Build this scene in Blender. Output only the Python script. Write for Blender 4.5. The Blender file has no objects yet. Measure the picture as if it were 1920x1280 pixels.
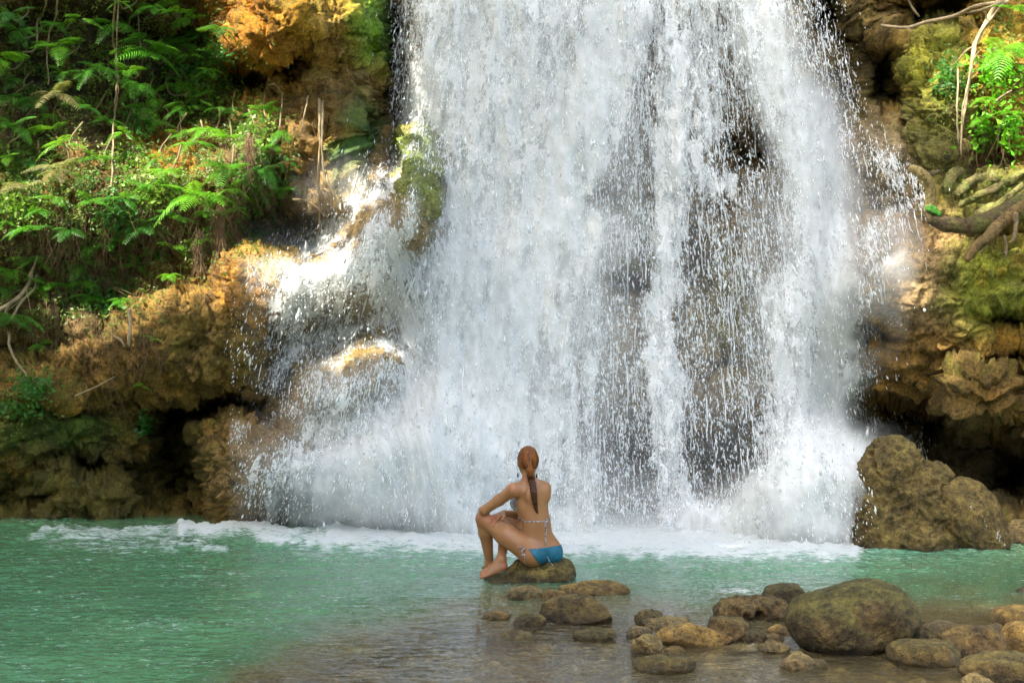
import bpy, math, random
import numpy as np
from mathutils import Vector, Matrix, Euler

# ------------------------------------------------------------------ camera, world, sun, exposure
F = 2666.67            # focal length in photo pixels (1920 wide)
HZ = 676.0             # photo row of the horizon
CH = 1.6               # camera height above the water
scene = bpy.context.scene
cam_d = bpy.data.cameras.new('camera'); cam = bpy.data.objects.new('camera', cam_d)
scene.collection.objects.link(cam); scene.camera = cam
cam.location = (0, 0, CH); cam.rotation_euler = (math.radians(90), 0, 0)
cam_d.lens = 50; cam_d.sensor_width = 36; cam_d.shift_y = (HZ-640)/1920
cam_d.clip_start = 0.1; cam_d.clip_end = 3000
SUN = Vector((-0.50, -0.42, 0.76)).normalized()      # towards the sun
sun_el = math.asin(SUN.z); sun_az = math.atan2(SUN.x, SUN.y)
w = bpy.data.worlds.new('World'); scene.world = w; w.use_nodes = True
nt = w.node_tree; bg = nt.nodes['Background']
sky = nt.nodes.new('ShaderNodeTexSky'); sky.sky_type = 'NISHITA'; sky.sun_disc = False
sky.sun_elevation = sun_el; sky.sun_rotation = sun_az
sky.air_density = 0.6; sky.dust_density = 4.0; sky.ozone_density = 0.6
mxs = nt.nodes.new('ShaderNodeMix'); mxs.data_type = 'RGBA'; mxs.blend_type = 'MULTIPLY'; mxs.inputs[0].default_value = 1; mxs.inputs[7].default_value = (1.04, 1.005, .88, 1)
nt.links.new(sky.outputs[0], mxs.inputs[6]); nt.links.new(mxs.outputs[2], bg.inputs[0]); bg.inputs[1].default_value = 0.15
sd = bpy.data.lights.new('sun', 'SUN'); sd.energy = 2.0; sd.angle = math.radians(0.5); sd.color = (1, 0.93, 0.80)
so = bpy.data.objects.new('sun', sd); scene.collection.objects.link(so)
so.rotation_euler = (-SUN).to_track_quat('-Z', 'Y').to_euler()
vs = scene.view_settings; vs.view_transform = 'Standard'; vs.look = 'None'; vs.gamma = 1; vs.exposure = 3.05
scene.render.engine = 'CYCLES'
scene.cycles.transparent_max_bounces = 32

rng = np.random.default_rng(7); random.seed(7)
COL = scene.collection

# ------------------------------------------------------------------ helpers
def tag(o, label=None, cat=None, group=None, kind=None):
    if label: o['label'] = label
    if cat: o['category'] = cat
    if group: o['group'] = group
    if kind: o['kind'] = kind
    return o
def link(name, me, parent=None):
    o = bpy.data.objects.new(name, me); COL.objects.link(o)
    if parent is not None: o.parent = parent
    return o
def empty(name, loc=(0, 0, 0), rot=(0, 0, 0)):
    o = bpy.data.objects.new(name, None); COL.objects.link(o)
    o.location = loc; o.rotation_euler = rot; o.empty_display_size = 0.1
    return o
def npmesh(name, V, faces, mat=None, smooth=True, attrs=None):
    """faces: array (n,3) or (n,4)"""
    V = np.asarray(V, np.float32); faces = np.asarray(faces, np.int32)
    me = bpy.data.meshes.new(name)
    n, k = faces.shape
    me.vertices.add(len(V)); me.vertices.foreach_set('co', V.ravel())
    me.loops.add(n*k); me.loops.foreach_set('vertex_index', faces.ravel())
    me.polygons.add(n); me.polygons.foreach_set('loop_start', np.arange(0, n*k, k, dtype=np.int32))
    me.polygons.foreach_set('use_smooth', np.full(n, smooth, dtype=bool))
    me.update(calc_edges=True); me.validate()
    if attrs:
        for nm, a in attrs.items():
            a = np.asarray(a, np.float32)
            if a.ndim == 1:
                at = me.attributes.new(nm, 'FLOAT', 'POINT'); at.data.foreach_set('value', a)
            else:
                at = me.attributes.new(nm, 'FLOAT_VECTOR', 'POINT'); at.data.foreach_set('vector', a.ravel())
    if mat: me.materials.append(mat)
    return me
def sstep(a, b, x):
    t = np.clip((x-a)/(b-a), 0, 1); return t*t*(3-2*t)
def pnoise(P, seed=0):
    P = np.asarray(P, np.float64)
    i = np.floor(P).astype(np.int64); f = P-i
    u = f*f*f*(f*(f*6-15)+10)
    out = np.zeros(len(P))
    for dx in (0, 1):
        for dy in (0, 1):
            for dz in (0, 1):
                h = ((i[:, 0]+dx)*73856093) ^ ((i[:, 1]+dy)*19349663) ^ ((i[:, 2]+dz)*83492791) ^ (seed*2654435)
                h = (h ^ (h >> 13)) * 1274126177; h = (h ^ (h >> 16)) & 0xffffffff
                gx = ((h & 1023)/511.5-1); gy = (((h >> 10) & 1023)/511.5-1); gz = (((h >> 20) & 1023)/511.5-1)
                d = gx*(f[:, 0]-dx)+gy*(f[:, 1]-dy)+gz*(f[:, 2]-dz)
                wgt = (u[:, 0] if dx else 1-u[:, 0])*(u[:, 1] if dy else 1-u[:, 1])*(u[:, 2] if dz else 1-u[:, 2])
                out += wgt*d
    return out*1.4
def fbm(P, oct=4, seed=0, ridge=False, gain=.5):
    a = 1; s = 0; t = 0; P = np.array(P, float)
    for o in range(oct):
        n = pnoise(P, seed+o*17)
        if ridge: n = 1-2*np.abs(n)*1.2
        s += a*n; t += a; a *= gain; P = P*2.03+3.1
    return s/t
def worley(P, seed=0):
    P = np.asarray(P, float); i = np.floor(P).astype(np.int64); best = np.full(len(P), 9.0); cell = np.zeros(len(P))
    for dx in (-1, 0, 1):
        for dy in (-1, 0, 1):
            for dz in (-1, 0, 1):
                a = i[:, 0]+dx; b = i[:, 1]+dy; c = i[:, 2]+dz
                h = (a*73856093) ^ (b*19349663) ^ (c*83492791) ^ (seed*7919)
                h = (h ^ (h >> 13))*1274126177; h = (h ^ (h >> 16)) & 0xffffffff
                q = np.stack([a+(h & 1023)/1023., b+((h >> 10) & 1023)/1023., c+((h >> 20) & 1023)/1023.], 1)
                d = ((q-P)**2).sum(1); m = d < best
                best = np.where(m, d, best); cell = np.where(m, (h >> 5) % 997/997., cell)
    return np.sqrt(best), cell
def ray(px, py, Y):
    return np.stack([(px-960)/F*Y, Y+0*px, CH+(HZ-py)/F*Y], -1)
def wp(px, py, Y):
    return Vector(((px-960)/F*Y, Y, CH+(HZ-py)/F*Y))
def lin(c):
    return np.asarray(c, float)
def grid_faces(nr, nc):
    a = (np.arange(nr-1)[:, None]*nc+np.arange(nc-1)[None, :]).ravel()
    return np.stack([a, a+1, a+nc+1, a+nc], 1)

def tube_np(pts, rad, sides=8, sub=4, V0=0):
    """smooth tube along points (catmull-rom), returns verts, quads"""
    P = np.array([tuple(p) for p in pts], float); R = np.array(rad, float)
    if len(P) > 2 and sub > 1:
        Q = [];RR = []
        E = np.concatenate([[2*P[0]-P[1]], P, [2*P[-1]-P[-2]]]); 
        for i in range(len(P)-1):
            p0, p1, p2, p3 = E[i], E[i+1], E[i+2], E[i+3]
            for k in range(sub):
                t = k/sub
                Q.append(.5*((2*p1)+(-p0+p2)*t+(2*p0-5*p1+4*p2-p3)*t*t+(-p0+3*p1-3*p2+p3)*t**3)); RR.append(R[i]*(1-t)+R[i+1]*t)
        Q.append(P[-1]); RR.append(R[-1]); P = np.array(Q); R = np.array(RR)
    T = np.gradient(P, axis=0); T /= np.linalg.norm(T, axis=1, keepdims=True)+1e-9
    up = np.array([0, 0, 1.]) if abs(T[0, 2]) < .9 else np.array([1., 0, 0])
    U = np.zeros_like(P); u = np.cross(T[0], up); u /= np.linalg.norm(u)
    for i in range(len(P)):
        u = u-T[i]*u.dot(T[i]); u /= np.linalg.norm(u)+1e-9; U[i] = u
    W_ = np.cross(T, U); a = np.arange(sides)*2*math.pi/sides
    V = P[:, None]+R[:, None, None]*(np.cos(a)[None, :, None]*U[:, None]+np.sin(a)[None, :, None]*W_[:, None])
    V = V.reshape(-1, 3); n = len(P); i = np.arange(n-1)[:, None]*sides; j = np.arange(sides)[None]; j2 = (j+1) % sides
    Fc = np.stack([i+j, i+j2, i+sides+j2, i+sides+j], -1).reshape(-1, 4)
    # caps: collapse rings with end points
    V = np.concatenate([V, P[:1]-T[:1]*R[0]*.5, P[-1:]+T[-1:]*R[-1]*.5]); e0 = len(V)-2; e1 = len(V)-1
    j = np.arange(0, sides, 2)
    c0 = np.stack([np.full(len(j), e0), (j+2) % sides, (j+1) % sides, j], 1); b = (n-1)*sides
    c1 = np.stack([np.full(len(j), e1), b+j, b+(j+1) % sides, b+(j+2) % sides], 1)
    return V, np.concatenate([Fc, c0, c1])+V0

# ---- node helper
class NT:
    def __init__(s, name):
        s.m = bpy.data.materials.new(name); s.m.use_nodes = True; s.t = s.m.node_tree
        s.t.nodes.clear(); s.out = s.t.nodes.new('ShaderNodeOutputMaterial')
    def n(s, ty, ins=None, **kw):
        nd = s.t.nodes.new(ty)
        for k, v in kw.items(): setattr(nd, k, v)
        if ins:
            for k, v in ins.items():
                if isinstance(v, bpy.types.NodeSocket): s.t.links.new(v, nd.inputs[k])
                else: nd.inputs[k].default_value = v
        return nd
    def attr(s, nm): return s.n('ShaderNodeAttribute', attribute_name=nm)
    def math(s, op, a, b=0.0, c=0.0, clamp=False):
        return s.n('ShaderNodeMath', {0: a, 1: b, 2: c}, operation=op, use_clamp=clamp).outputs[0]
    def mix(s, f, a, b, blend='MIX'):
        nd = s.n('ShaderNodeMix', data_type='RGBA', blend_type=blend)
        for k, v in ((0, f), (6, a), (7, b)):
            if isinstance(v, bpy.types.NodeSocket): s.t.links.new(v, nd.inputs[k])
            else: nd.inputs[k].default_value = (v if k == 0 else tuple(v)+(1,) if len(v) == 3 else v)
        return nd.outputs[2]
    def noise(s, vec, scale, detail=4, rough=.55, dist=0.0, out=0):
        nd = s.n('ShaderNodeTexNoise', {'Scale': scale, 'Detail': detail, 'Roughness': rough, 'Distortion': dist})
        if vec is not None: s.t.links.new(vec, nd.inputs['Vector'])
        return nd.outputs[out]
    def ss(s, x, a, b):
        return s.n('ShaderNodeMapRange', {0: x, 1: a, 2: b, 3: 0.0, 4: 1.0}, interpolation_type='SMOOTHSTEP').outputs[0]
    def done(s, sh): s.t.links.new(sh, s.out.inputs['Surface']); return s.m

def simple_mat(name, col, rough=.6, var=.25, scale=8, bump=.0, bscale=40, spec=.5, col2=None, trans=0.0, sub=0.0):
    N = NT(name); co = N.n('ShaderNodeTexCoord').outputs['Object']
    oi = N.n('ShaderNodeObjectInfo').outputs['Random']
    nz = N.noise(co, scale, 4)
    c2 = col2 if col2 is not None else tuple(c*(1-var) for c in col)
    c = N.mix(N.ss(nz, .35, .65), col, c2)
    br = N.math('MULTIPLY_ADD', oi, .3, .85)
    c = N.mix(1.0, c, N.n('ShaderNodeCombineColor', {0: br, 1: br, 2: br}).outputs[0], 'MULTIPLY')
    p = N.n('ShaderNodeBsdfPrincipled', {'Base Color': c, 'Roughness': rough, 'Specular IOR Level': spec})
    if sub: p.inputs['Subsurface Weight'].default_value = sub; p.inputs['Subsurface Radius'].default_value = (.02, .008, .004)
    if bump:
        b = N.n('ShaderNodeBump', {'Strength': bump, 'Distance': .01, 'Height': N.noise(co, bscale, 6, .6)}); N.t.links.new(b.outputs[0], p.inputs['Normal'])
    sh = p.outputs[0]
    if trans:
        t = N.n('ShaderNodeBsdfTranslucent', {'Color': c}); sh = N.n('ShaderNodeMixShader', {0: trans, 1: sh, 2: t.outputs[0]}).outputs[0]
    return N.done(sh)

# rock material: vertex colour 'col' + fine variation, wetness 'wet'
def rock_material(name):
    N = NT(name); co = N.n('ShaderNodeTexCoord').outputs['Object']
    c = N.attr('col').outputs['Color']; wet = N.attr('wet').outputs['Fac']
    n1 = N.noise(co, 5.5, 8, .62); n2 = N.noise(co, 34, 6, .65); n3 = N.noise(co, 110, 4, .6)
    v = N.math('ADD', N.math('MULTIPLY', n1, 2.3), N.math('ADD', N.math('MULTIPLY', n2, 3.4), N.math('MULTIPLY', n3, 1.6)))
    v = N.math('MULTIPLY_ADD', v, .82, -2.20); v = N.math('MAXIMUM', v, .17)
    cc = N.mix(1.0, c, N.n('ShaderNodeCombineColor', {0: v, 1: v, 2: v}).outputs[0], 'MULTIPLY')
    # grey lichen specks, dark pores
    vo = N.n('ShaderNodeTexVoronoi', {'Vector': co, 'Scale': 42.0}).outputs[0]
    cc = N.mix(N.math('MULTIPLY', N.ss(vo, .22, .08), .55), cc, (.02, .016, .01))
    cc = N.mix(N.math('MULTIPLY', N.ss(n2, .62, .74), .35), cc, (.32, .27, .18))
    rgh = N.math('MULTIPLY_ADD', wet, -.55, .9)
    h = N.math('ADD', N.math('MULTIPLY', n2, .7), N.math('MULTIPLY', n3, .3))
    h = N.math('ADD', h, N.math('MULTIPLY', N.ss(vo, .0, .3), .25))
    b = N.n('ShaderNodeBump', {'Strength': 1.0, 'Distance': .035, 'Height': h})
    p = N.n('ShaderNodeBsdfPrincipled', {'Base Color': cc, 'Roughness': rgh, 'Normal': b.outputs[0], 'Specular IOR Level': .4})
    return N.done(p.outputs[0])
M_rock = rock_material('wet_travertine')

# ------------------------------------------------------------------ the cliff
OCH = (.23, .135, .035); ORA = (.33, .155, .022); OLV = (.10, .092, .02); MOS = (.13, .27, .015)
BRN = (.135, .095, .045); TAN = (.30, .215, .105); DRK = (.05, .043, .028); YEL = (.38, .25, .05); GRY = (.2, .18, .13)

def warp(px, py, amp=16, sc=70., seed=3):
    z = np.zeros_like(px)
    a = fbm(np.stack([px/sc, py/sc, z], -1), 3, seed); b = fbm(np.stack([px/sc, py/sc, z+7.3], -1), 3, seed+5)
    return px+amp*2.2*a, py+amp*2.2*b
def blob(x, y, cx, cy, rx, ry, edge=.25, p=2.0, rot=0):
    dx = x-cx; dy = y-cy
    if rot:
        c, s = math.cos(math.radians(rot)), math.sin(math.radians(rot)); dx, dy = c*dx+s*dy, -s*dx+c*dy
    d = ((np.abs(dx)/rx)**p+(np.abs(dy)/ry)**p)**(1/p)
    return 1-sstep(1-edge, 1+edge, d)
# features: (cx, cy, rx, ry, depth change (m, + = recess), edge, rot)
FEAT = [
 # left vegetated wall
 (120, 120, 190, 130, .8, .35, 0), (380, 170, 110, 120, 1.1, .35, 10), (330, 30, 120, 60, .7, .4, 0),
 (60, 300, 70, 50, .5, .5, 0), (250, 290, 90, 60, .6, .4, 0), (480, 130, 50, 40, .8, .4, 0),
 (110, 380, 120, 60, -.28, .8, 0), (330, 330, 150, 80, -.38, .9, -15), (440, 300, 60, 90, -.35, .8, 0),
 (260, 520, 230, 60, .35, .7, 0), (490, 410, 55, 55, .7, .4, 0),
 # orange outcrop and column
 (500, 40, 90, 75, -.75, .5, 20), (600, 20, 110, 60, -.9, .6, 0), (640, 130, 55, 150, -.55, .6, 0), (455, 80, 45, 50, -.35, .5, 0),
 (562, 118, 36, 40, 1.2, .3, 0), (470, 150, 60, 30, .9, .4, 0), (620, 300, 60, 110, -.25, .5, 0), (590, 440, 75, 45, 1.1, .35, 0),
 (560, 230, 40, 70, -.2, .5, 0), (520, 300, 22, 60, .6, .5, 0),
 (740, 130, 26, 210, .9, .4, 0), (700, 380, 60, 20, .4, .5, -40), (690, 250, 22, 80, .35, .5, 0),
 # pitted bulge and ledges
 (400, 610, 135, 105, -.85, .55, -12), (500, 510, 60, 40, -.5, .6, -30), (400, 480, 70, 40, -.3, .6, 0),
 (150, 690, 110, 60, -.35, .5, -15), (60, 780, 90, 80, -.45, .6, 0), (230, 700, 60, 60, -.1, .5, 0),
 (325, 835, 52, 85, 1.6, .3, -20), (440, 757, 70, 22, 1.5, .35, 8), (350, 770, 60, 30, 1.5, .35, 0), (290, 900, 55, 60, 1.0, .4, 0),
 (440, 860, 75, 70, -.35, .5, 0), (110, 765, 60, 16, .5, .5, 8), (160, 870, 50, 26, .8, .4, 15), (150, 930, 130, 40, -.3, .6, 0),
 (30, 930, 70, 30, .4, .5, 0), (380, 930, 45, 60, .6, .4, 0), (120, 640, 35, 20, .4, .5, 0),(30,660,60,30,.5,.5,0),
 # left cascade: dome, recess, apron
 (735, 350, 60, 80, -.75, .9, -25), (690, 425, 95, 80, -.55, .9, -40), (640, 500, 130, 75, -.95, .8, -15), (790, 330, 34, 110, -1.0, .6, 8),
 (655, 620, 95, 34, .12, .5, -10), (755, 540, 80, 150, -.55, .9, 0), (500, 640, 25, 60, .3, .5, 0),
 (700, 700, 120, 55, -.9, .8, -15), (600, 800, 150, 90, -.95, .8, -10), (560, 930, 150, 90, -1.1, .7, 0),
 (520, 800, 30, 25, .5, .5, 0), (640, 820, 60, 22, .35, .5, -10), (540, 720, 25, 40, .45, .5, 30),
 # behind the main fall
 (1175, 530, 42, 40, 1.6, .3, 0), (1140, 375, 40, 36, 1.4, .35, 0), (1395, 285, 48, 36, 1.3, .35, 0), (1300, 500, 40, 60, .5, .5, 0),
 (1360, 690, 40, 24, .6, .4, -20), (1150, 870, 90, 90, 1.0, .35, 20), (1370, 860, 70, 55, .8, .35, 0),
 (1250, 700, 160, 90, -.3, .7, 0), (1180, 440, 50, 40, -.2, .6, 0), (1390, 560, 90, 110, -.3, .7, 0), (1420, 740, 70, 60, -.35, .7, 0),
 # right
 (1590, 130, 70, 110, .5, .5, 0), (1665, 150, 35, 60, 1.2, .4, 0), (1540, 30, 40, 60, .8, .4, 0), (1760, 20, 80, 45, 1.3, .4, 0),
 (1660, 320, 75, 75, -.5, .8, -10), (1660, 400, 60, 16, .4, .6, -15), (1770, 200, 40, 120, -.55, .6, 0), (1830, 250, 26, 90, .9, .5, 0), (1890, 150, 50, 130, -.45, .6, 0), (1880, 290, 22, 60, .8, .4, 0),
 (1850, 380, 110, 45, -.6, .7, 0), (1770, 540, 190, 120, -1.0, .7, 0), (1680, 500, 90, 90, -.3, .8, 0),
 (1640, 630, 40, 20, .9, .4, 20), (1880, 670, 70, 20, 1.0, .4, -12), (1750, 690, 110, 60, -.25, .6, 5),
 (1840, 740, 65, 60, -.75, .5, 0), (1720, 775, 70, 34, 1.5, .35, 15), (1800, 870, 150, 85, 1.35, .4, 5), (1930, 900, 70, 60, 1.5, .4, 0),
 (1640, 800, 50, 60, 1.2, .4, 0), (1900, 600, 60, 25, .5, .5, 0), (1890, 1000, 60, 22, -.6, .5, 0),
]
def base_depth(px, py):
    d = np.interp(px, [-700, -250, 0, 250, 450, 600, 760, 900, 1150, 1450, 1600, 1750, 1920, 2200, 2620],
                  [14.2, 14.4, 14.6, 14.8, 14.8, 14.8, 15.0, 15.0, 15.0, 15.0, 14.9, 14.6, 14.1, 13.0, 11])
    return d+np.clip((600-py)/1000., -.4, 1.5)*.35+np.clip(-py-10, 0, 2000)/1000.*2.6
def rock_depth(px, py):
    x, y = warp(px, py, 12, 60)
    d = base_depth(px, py)
    for cx, cy, rx, ry, a, e, r in FEAT:
        d = d+a*blob(x, y, cx, cy, rx, ry, e, 2.2, r)
    return d
# coarse cache of depth for placing things
GX = np.arange(-760, 2700, 6.); GY = np.arange(-960, 1300, 6.)
gxx, gyy = np.meshgrid(GX, GY)
DG = rock_depth(gxx.ravel(), gyy.ravel()).reshape(gxx.shape)
def blur(A, k):
    ker = np.exp(-.5*(np.arange(-3*k, 3*k+1)/k)**2); ker /= ker.sum()
    B = np.pad(A, ((3*k, 3*k), (0, 0)), 'edge'); B = sum(ker[i]*B[i:i+A.shape[0]] for i in range(len(ker)))
    B = np.pad(B, ((0, 0), (3*k, 3*k)), 'edge'); return sum(ker[i]*B[:, i:i+A.shape[1]] for i in range(len(ker)))
DGs = blur(DG, 3)
def lookup(G, px, py):
    fx = np.clip((np.asarray(px, float)-GX[0])/6., 0, len(GX)-1.001); fy = np.clip((np.asarray(py, float)-GY[0])/6., 0, len(GY)-1.001)
    i = fx.astype(int); j = fy.astype(int); u = fx-i; v = fy-j
    return (G[j, i]*(1-u)+G[j, i+1]*u)*(1-v)+(G[j+1, i]*(1-u)+G[j+1, i+1]*u)*v

# colour zones (px): (cx, cy, rx, ry, colour, strength, edge)
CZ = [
 (250, 200, 420, 330, BRN, .9, .6), (180, 110, 240, 150, (.045, .045, .02), .85, .4), (380, 190, 100, 110, (.04, .045, .02), .8, .4), (200, 470, 220, 50, (.06, .05, .025), .8, .4), (200, 700, 420, 180, OCH, .5, .8), (120, 880, 420, 130, OLV, .75, .6), (420, 620, 120, 90, OLV, .45, .5),  # darkest zones put deep shade and dark foliage into the rock colour
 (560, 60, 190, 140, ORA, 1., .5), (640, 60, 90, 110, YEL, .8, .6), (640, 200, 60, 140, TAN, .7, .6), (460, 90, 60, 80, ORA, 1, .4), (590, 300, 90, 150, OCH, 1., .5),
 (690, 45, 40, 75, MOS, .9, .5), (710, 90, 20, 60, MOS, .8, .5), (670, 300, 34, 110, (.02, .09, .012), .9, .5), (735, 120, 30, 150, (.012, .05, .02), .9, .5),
 (310, 300, 90, 70, ORA, .9, .6), (470, 520, 120, 70, ORA, .8, .6), (330, 530, 80, 50, OCH, .6, .6), (120, 600, 160, 60, BRN, .8, .7), (500, 620, 26, 100, ORA, .6, .6),
 (280, 620, 40, 80, OCH, .6, .6), (60, 340, 120, 60, OCH, .8, .7), (470, 190, 60, 60, OCH, .9, .6), (545, 510, 40, 40, YEL, .9, .5),
 (500, 480, 30, 26, YEL, .7, .5), (100, 800, 120, 30, (.06, .11, .015), .8, .6), (30, 640, 60, 60, OLV, .6, .6),
 (660, 480, 160, 130, TAN, 1., .5), (795, 330, 36, 100, MOS, 1., .35), (770, 470, 60, 50, OLV, .8, .6), (755, 540, 80, 130, TAN, .8, .6), (640, 620, 90, 40, BRN, .4, .5),
 (700, 690, 120, 50, YEL, .8, .6), (620, 850, 180, 160, (.22, .165, .1), 1., .5), (440, 950, 60, 60, OCH, .6, .6), (440, 810, 50, 60, OCH, .6, .6),
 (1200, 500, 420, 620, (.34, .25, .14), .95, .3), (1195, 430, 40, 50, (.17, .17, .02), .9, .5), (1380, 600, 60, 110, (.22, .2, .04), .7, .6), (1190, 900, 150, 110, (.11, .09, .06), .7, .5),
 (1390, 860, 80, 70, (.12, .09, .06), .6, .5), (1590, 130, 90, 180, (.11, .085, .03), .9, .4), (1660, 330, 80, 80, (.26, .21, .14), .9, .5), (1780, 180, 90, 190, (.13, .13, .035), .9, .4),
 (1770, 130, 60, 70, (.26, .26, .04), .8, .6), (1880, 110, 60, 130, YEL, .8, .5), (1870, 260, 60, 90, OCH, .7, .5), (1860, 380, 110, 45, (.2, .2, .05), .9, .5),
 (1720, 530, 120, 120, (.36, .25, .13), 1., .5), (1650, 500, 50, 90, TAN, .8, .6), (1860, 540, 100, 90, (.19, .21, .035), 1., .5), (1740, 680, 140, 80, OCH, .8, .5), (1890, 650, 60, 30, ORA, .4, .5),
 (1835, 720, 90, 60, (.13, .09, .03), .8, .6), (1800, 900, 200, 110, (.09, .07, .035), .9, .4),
]
WET = [(640, 600, 240, 420, 1), (1150, 400, 480, 800, 1), (1660, 350, 90, 180, .8), (700, 200, 60, 250, .7), (150, 950, 500, 60, .7), (1800, 900, 200, 120, .6)]
def build_cliff():
    cx = np.concatenate([np.arange(-700, -60, 11.), np.arange(-60, 1980, 2.05), np.arange(1980, 2620, 11.)])
    cy = np.concatenate([np.arange(-900, -50, 12.), np.arange(-50, 1040, 2.05), np.arange(1040, 1270, 9.)])
    X, Y = np.meshgrid(cx, cy); px = X.ravel(); py = Y.ravel()
    d = rock_depth(px, py)
    P = ray(px, py, d)
    nr, nc = X.shape
    # normals
    G = P.reshape(nr, nc, 3)
    du = np.gradient(G, axis=1); dv = np.gradient(G, axis=0)
    Nn = np.cross(du, dv); Nn /= np.linalg.norm(Nn, axis=2, keepdims=True)+1e-9
    if Nn[nr//2, nc//2, 1] > 0: Nn = -Nn
    Nn = np.stack([blur(Nn[:, :, k], 3) for k in range(3)], 2).reshape(-1, 3)
    Nn /= np.linalg.norm(Nn, axis=1, keepdims=True)+1e-9
    Q = P.copy()
    # masks
    flute = np.maximum.reduce([blob(px, py, 1790, 190, 90, 150, .4), blob(px, py, 640, 260, 90, 190, .4)*.8, blob(px, py, 1590, 120, 90, 190, .4)*.5, blob(px, py, 1200, 400, 300, 420, .4)*.5])
    strata = np.maximum(blob(px, py, 1800, 730, 200, 100, .4), blob(px, py, 150, 900, 300, 120, .5)*.5)
    wetm = np.zeros(len(px))
    for a, b, c, e, s in WET: wetm = np.maximum(wetm, s*blob(px, py, a, b, c, e, .3))
    smoothm = np.maximum.reduce([blob(px, py, 650, 450, 130, 140, .5), blob(px, py, 1700, 480, 120, 130, .5)*.6, blob(px, py, 1660, 320, 80, 90, .5)*.7])
    amp = 1-.5*smoothm
    h = .16*fbm(P*1.25, 3, 11)*amp
    h += .10*fbm(P*3.2, 3, 21, True)*amp
    h += .055*fbm(P*8.0, 3, 31, True)*amp
    h += .040*fbm(P*13., 4, 41, True)*(.4+.6*amp)+.012*fbm(P*38., 2, 42)
    wq = P*np.array([2.0, 2.0, 3.0])+.5*np.stack([fbm(P*2.3, 3, 43), fbm(P*2.3, 3, 44), fbm(P*2.3, 3, 45)], 1)
    bd, bc = worley(wq, 47); h += .09*(bc-.5)*amp
    bd, bc = worley(wq*2.6+3, 48); h += .045*(bc-.5)*amp
    wd, wc = worley(P*np.array([5., 5., 6.])+.6*np.stack([fbm(P*3, 2, 51)]*3, 1), 5)
    h += .045*(.5-wd)*amp
    pit = np.maximum.reduce([blob(px, py, 400, 610, 140, 110, .3), blob(px, py, 1850, 420, 90, 80, .4)*.7, .35+0*px])
    h -= .20*pit*sstep(.30, .08, wd)*(wc > .55)*(1-.7*wetm)
    wd2, wc2 = worley(P*14., 9)
    h -= .035*sstep(.35, .1, wd2)*(wc2 > .5)*(1-.6*wetm)
    h += flute*.12*(fbm(P*np.array([7., 7., .8]), 3, 61, True))
    h += strata*.05*np.sin(P[:, 2]*42+9*fbm(P*2, 3, 71))
    Q += Nn*h[:, None]
    # real front surface for placing plants
    qx = 960+Q[:, 0]*F/Q[:, 1]; qy = HZ-(Q[:, 2]-CH)*F/Q[:, 1]
    ii = np.clip(((qx-GX[0])/6).round().astype(int), 0, len(GX)-1); jj = np.clip(((qy-GY[0])/6).round().astype(int), 0, len(GY)-1)
    G2 = np.full(DG.shape, 99.); np.minimum.at(G2, (jj, ii), Q[:, 1]); G2 = np.where(G2 > 50, DG, G2)
    global DP
    DP = np.minimum(blur(G2, 1), G2+.05)
    # colours
    wx, wy = warp(px, py, 14, 34, 77)
    c = np.tile(lin(OCH), (len(px), 1))
    br = fbm(P*4., 4, 81)
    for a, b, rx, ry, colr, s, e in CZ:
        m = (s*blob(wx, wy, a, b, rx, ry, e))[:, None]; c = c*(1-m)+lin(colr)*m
    mo = sstep(.02, .35, fbm(P*2.2, 5, 91)+.35*Nn[:, 2])*.6*(1-.6*wetm); mo = (mo*sstep(-.1, .2, fbm(P*9, 3, 95)))[:, None]
    c = c*(1-mo)+lin((.10, .105, .016))*mo
    oo = (sstep(.12, .4, fbm(P*3.1, 4, 97))*.35*(1-wetm))[:, None]; c = c*(1-oo)+lin((.30, .145, .025))*oo
    c *= (1+.75*br)[:, None]; lm = c.mean(1, keepdims=True); c = np.maximum(lm+(c-lm)*1.15, .006)
    c = np.clip(c, .008, .7)
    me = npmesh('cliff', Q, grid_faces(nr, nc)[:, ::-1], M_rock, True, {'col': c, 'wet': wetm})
    o = link('cliff', me); tag(o, kind='structure', label='ochre and mossy travertine rock wall behind the pool', cat='cliff')
    return o
build_cliff()

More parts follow.
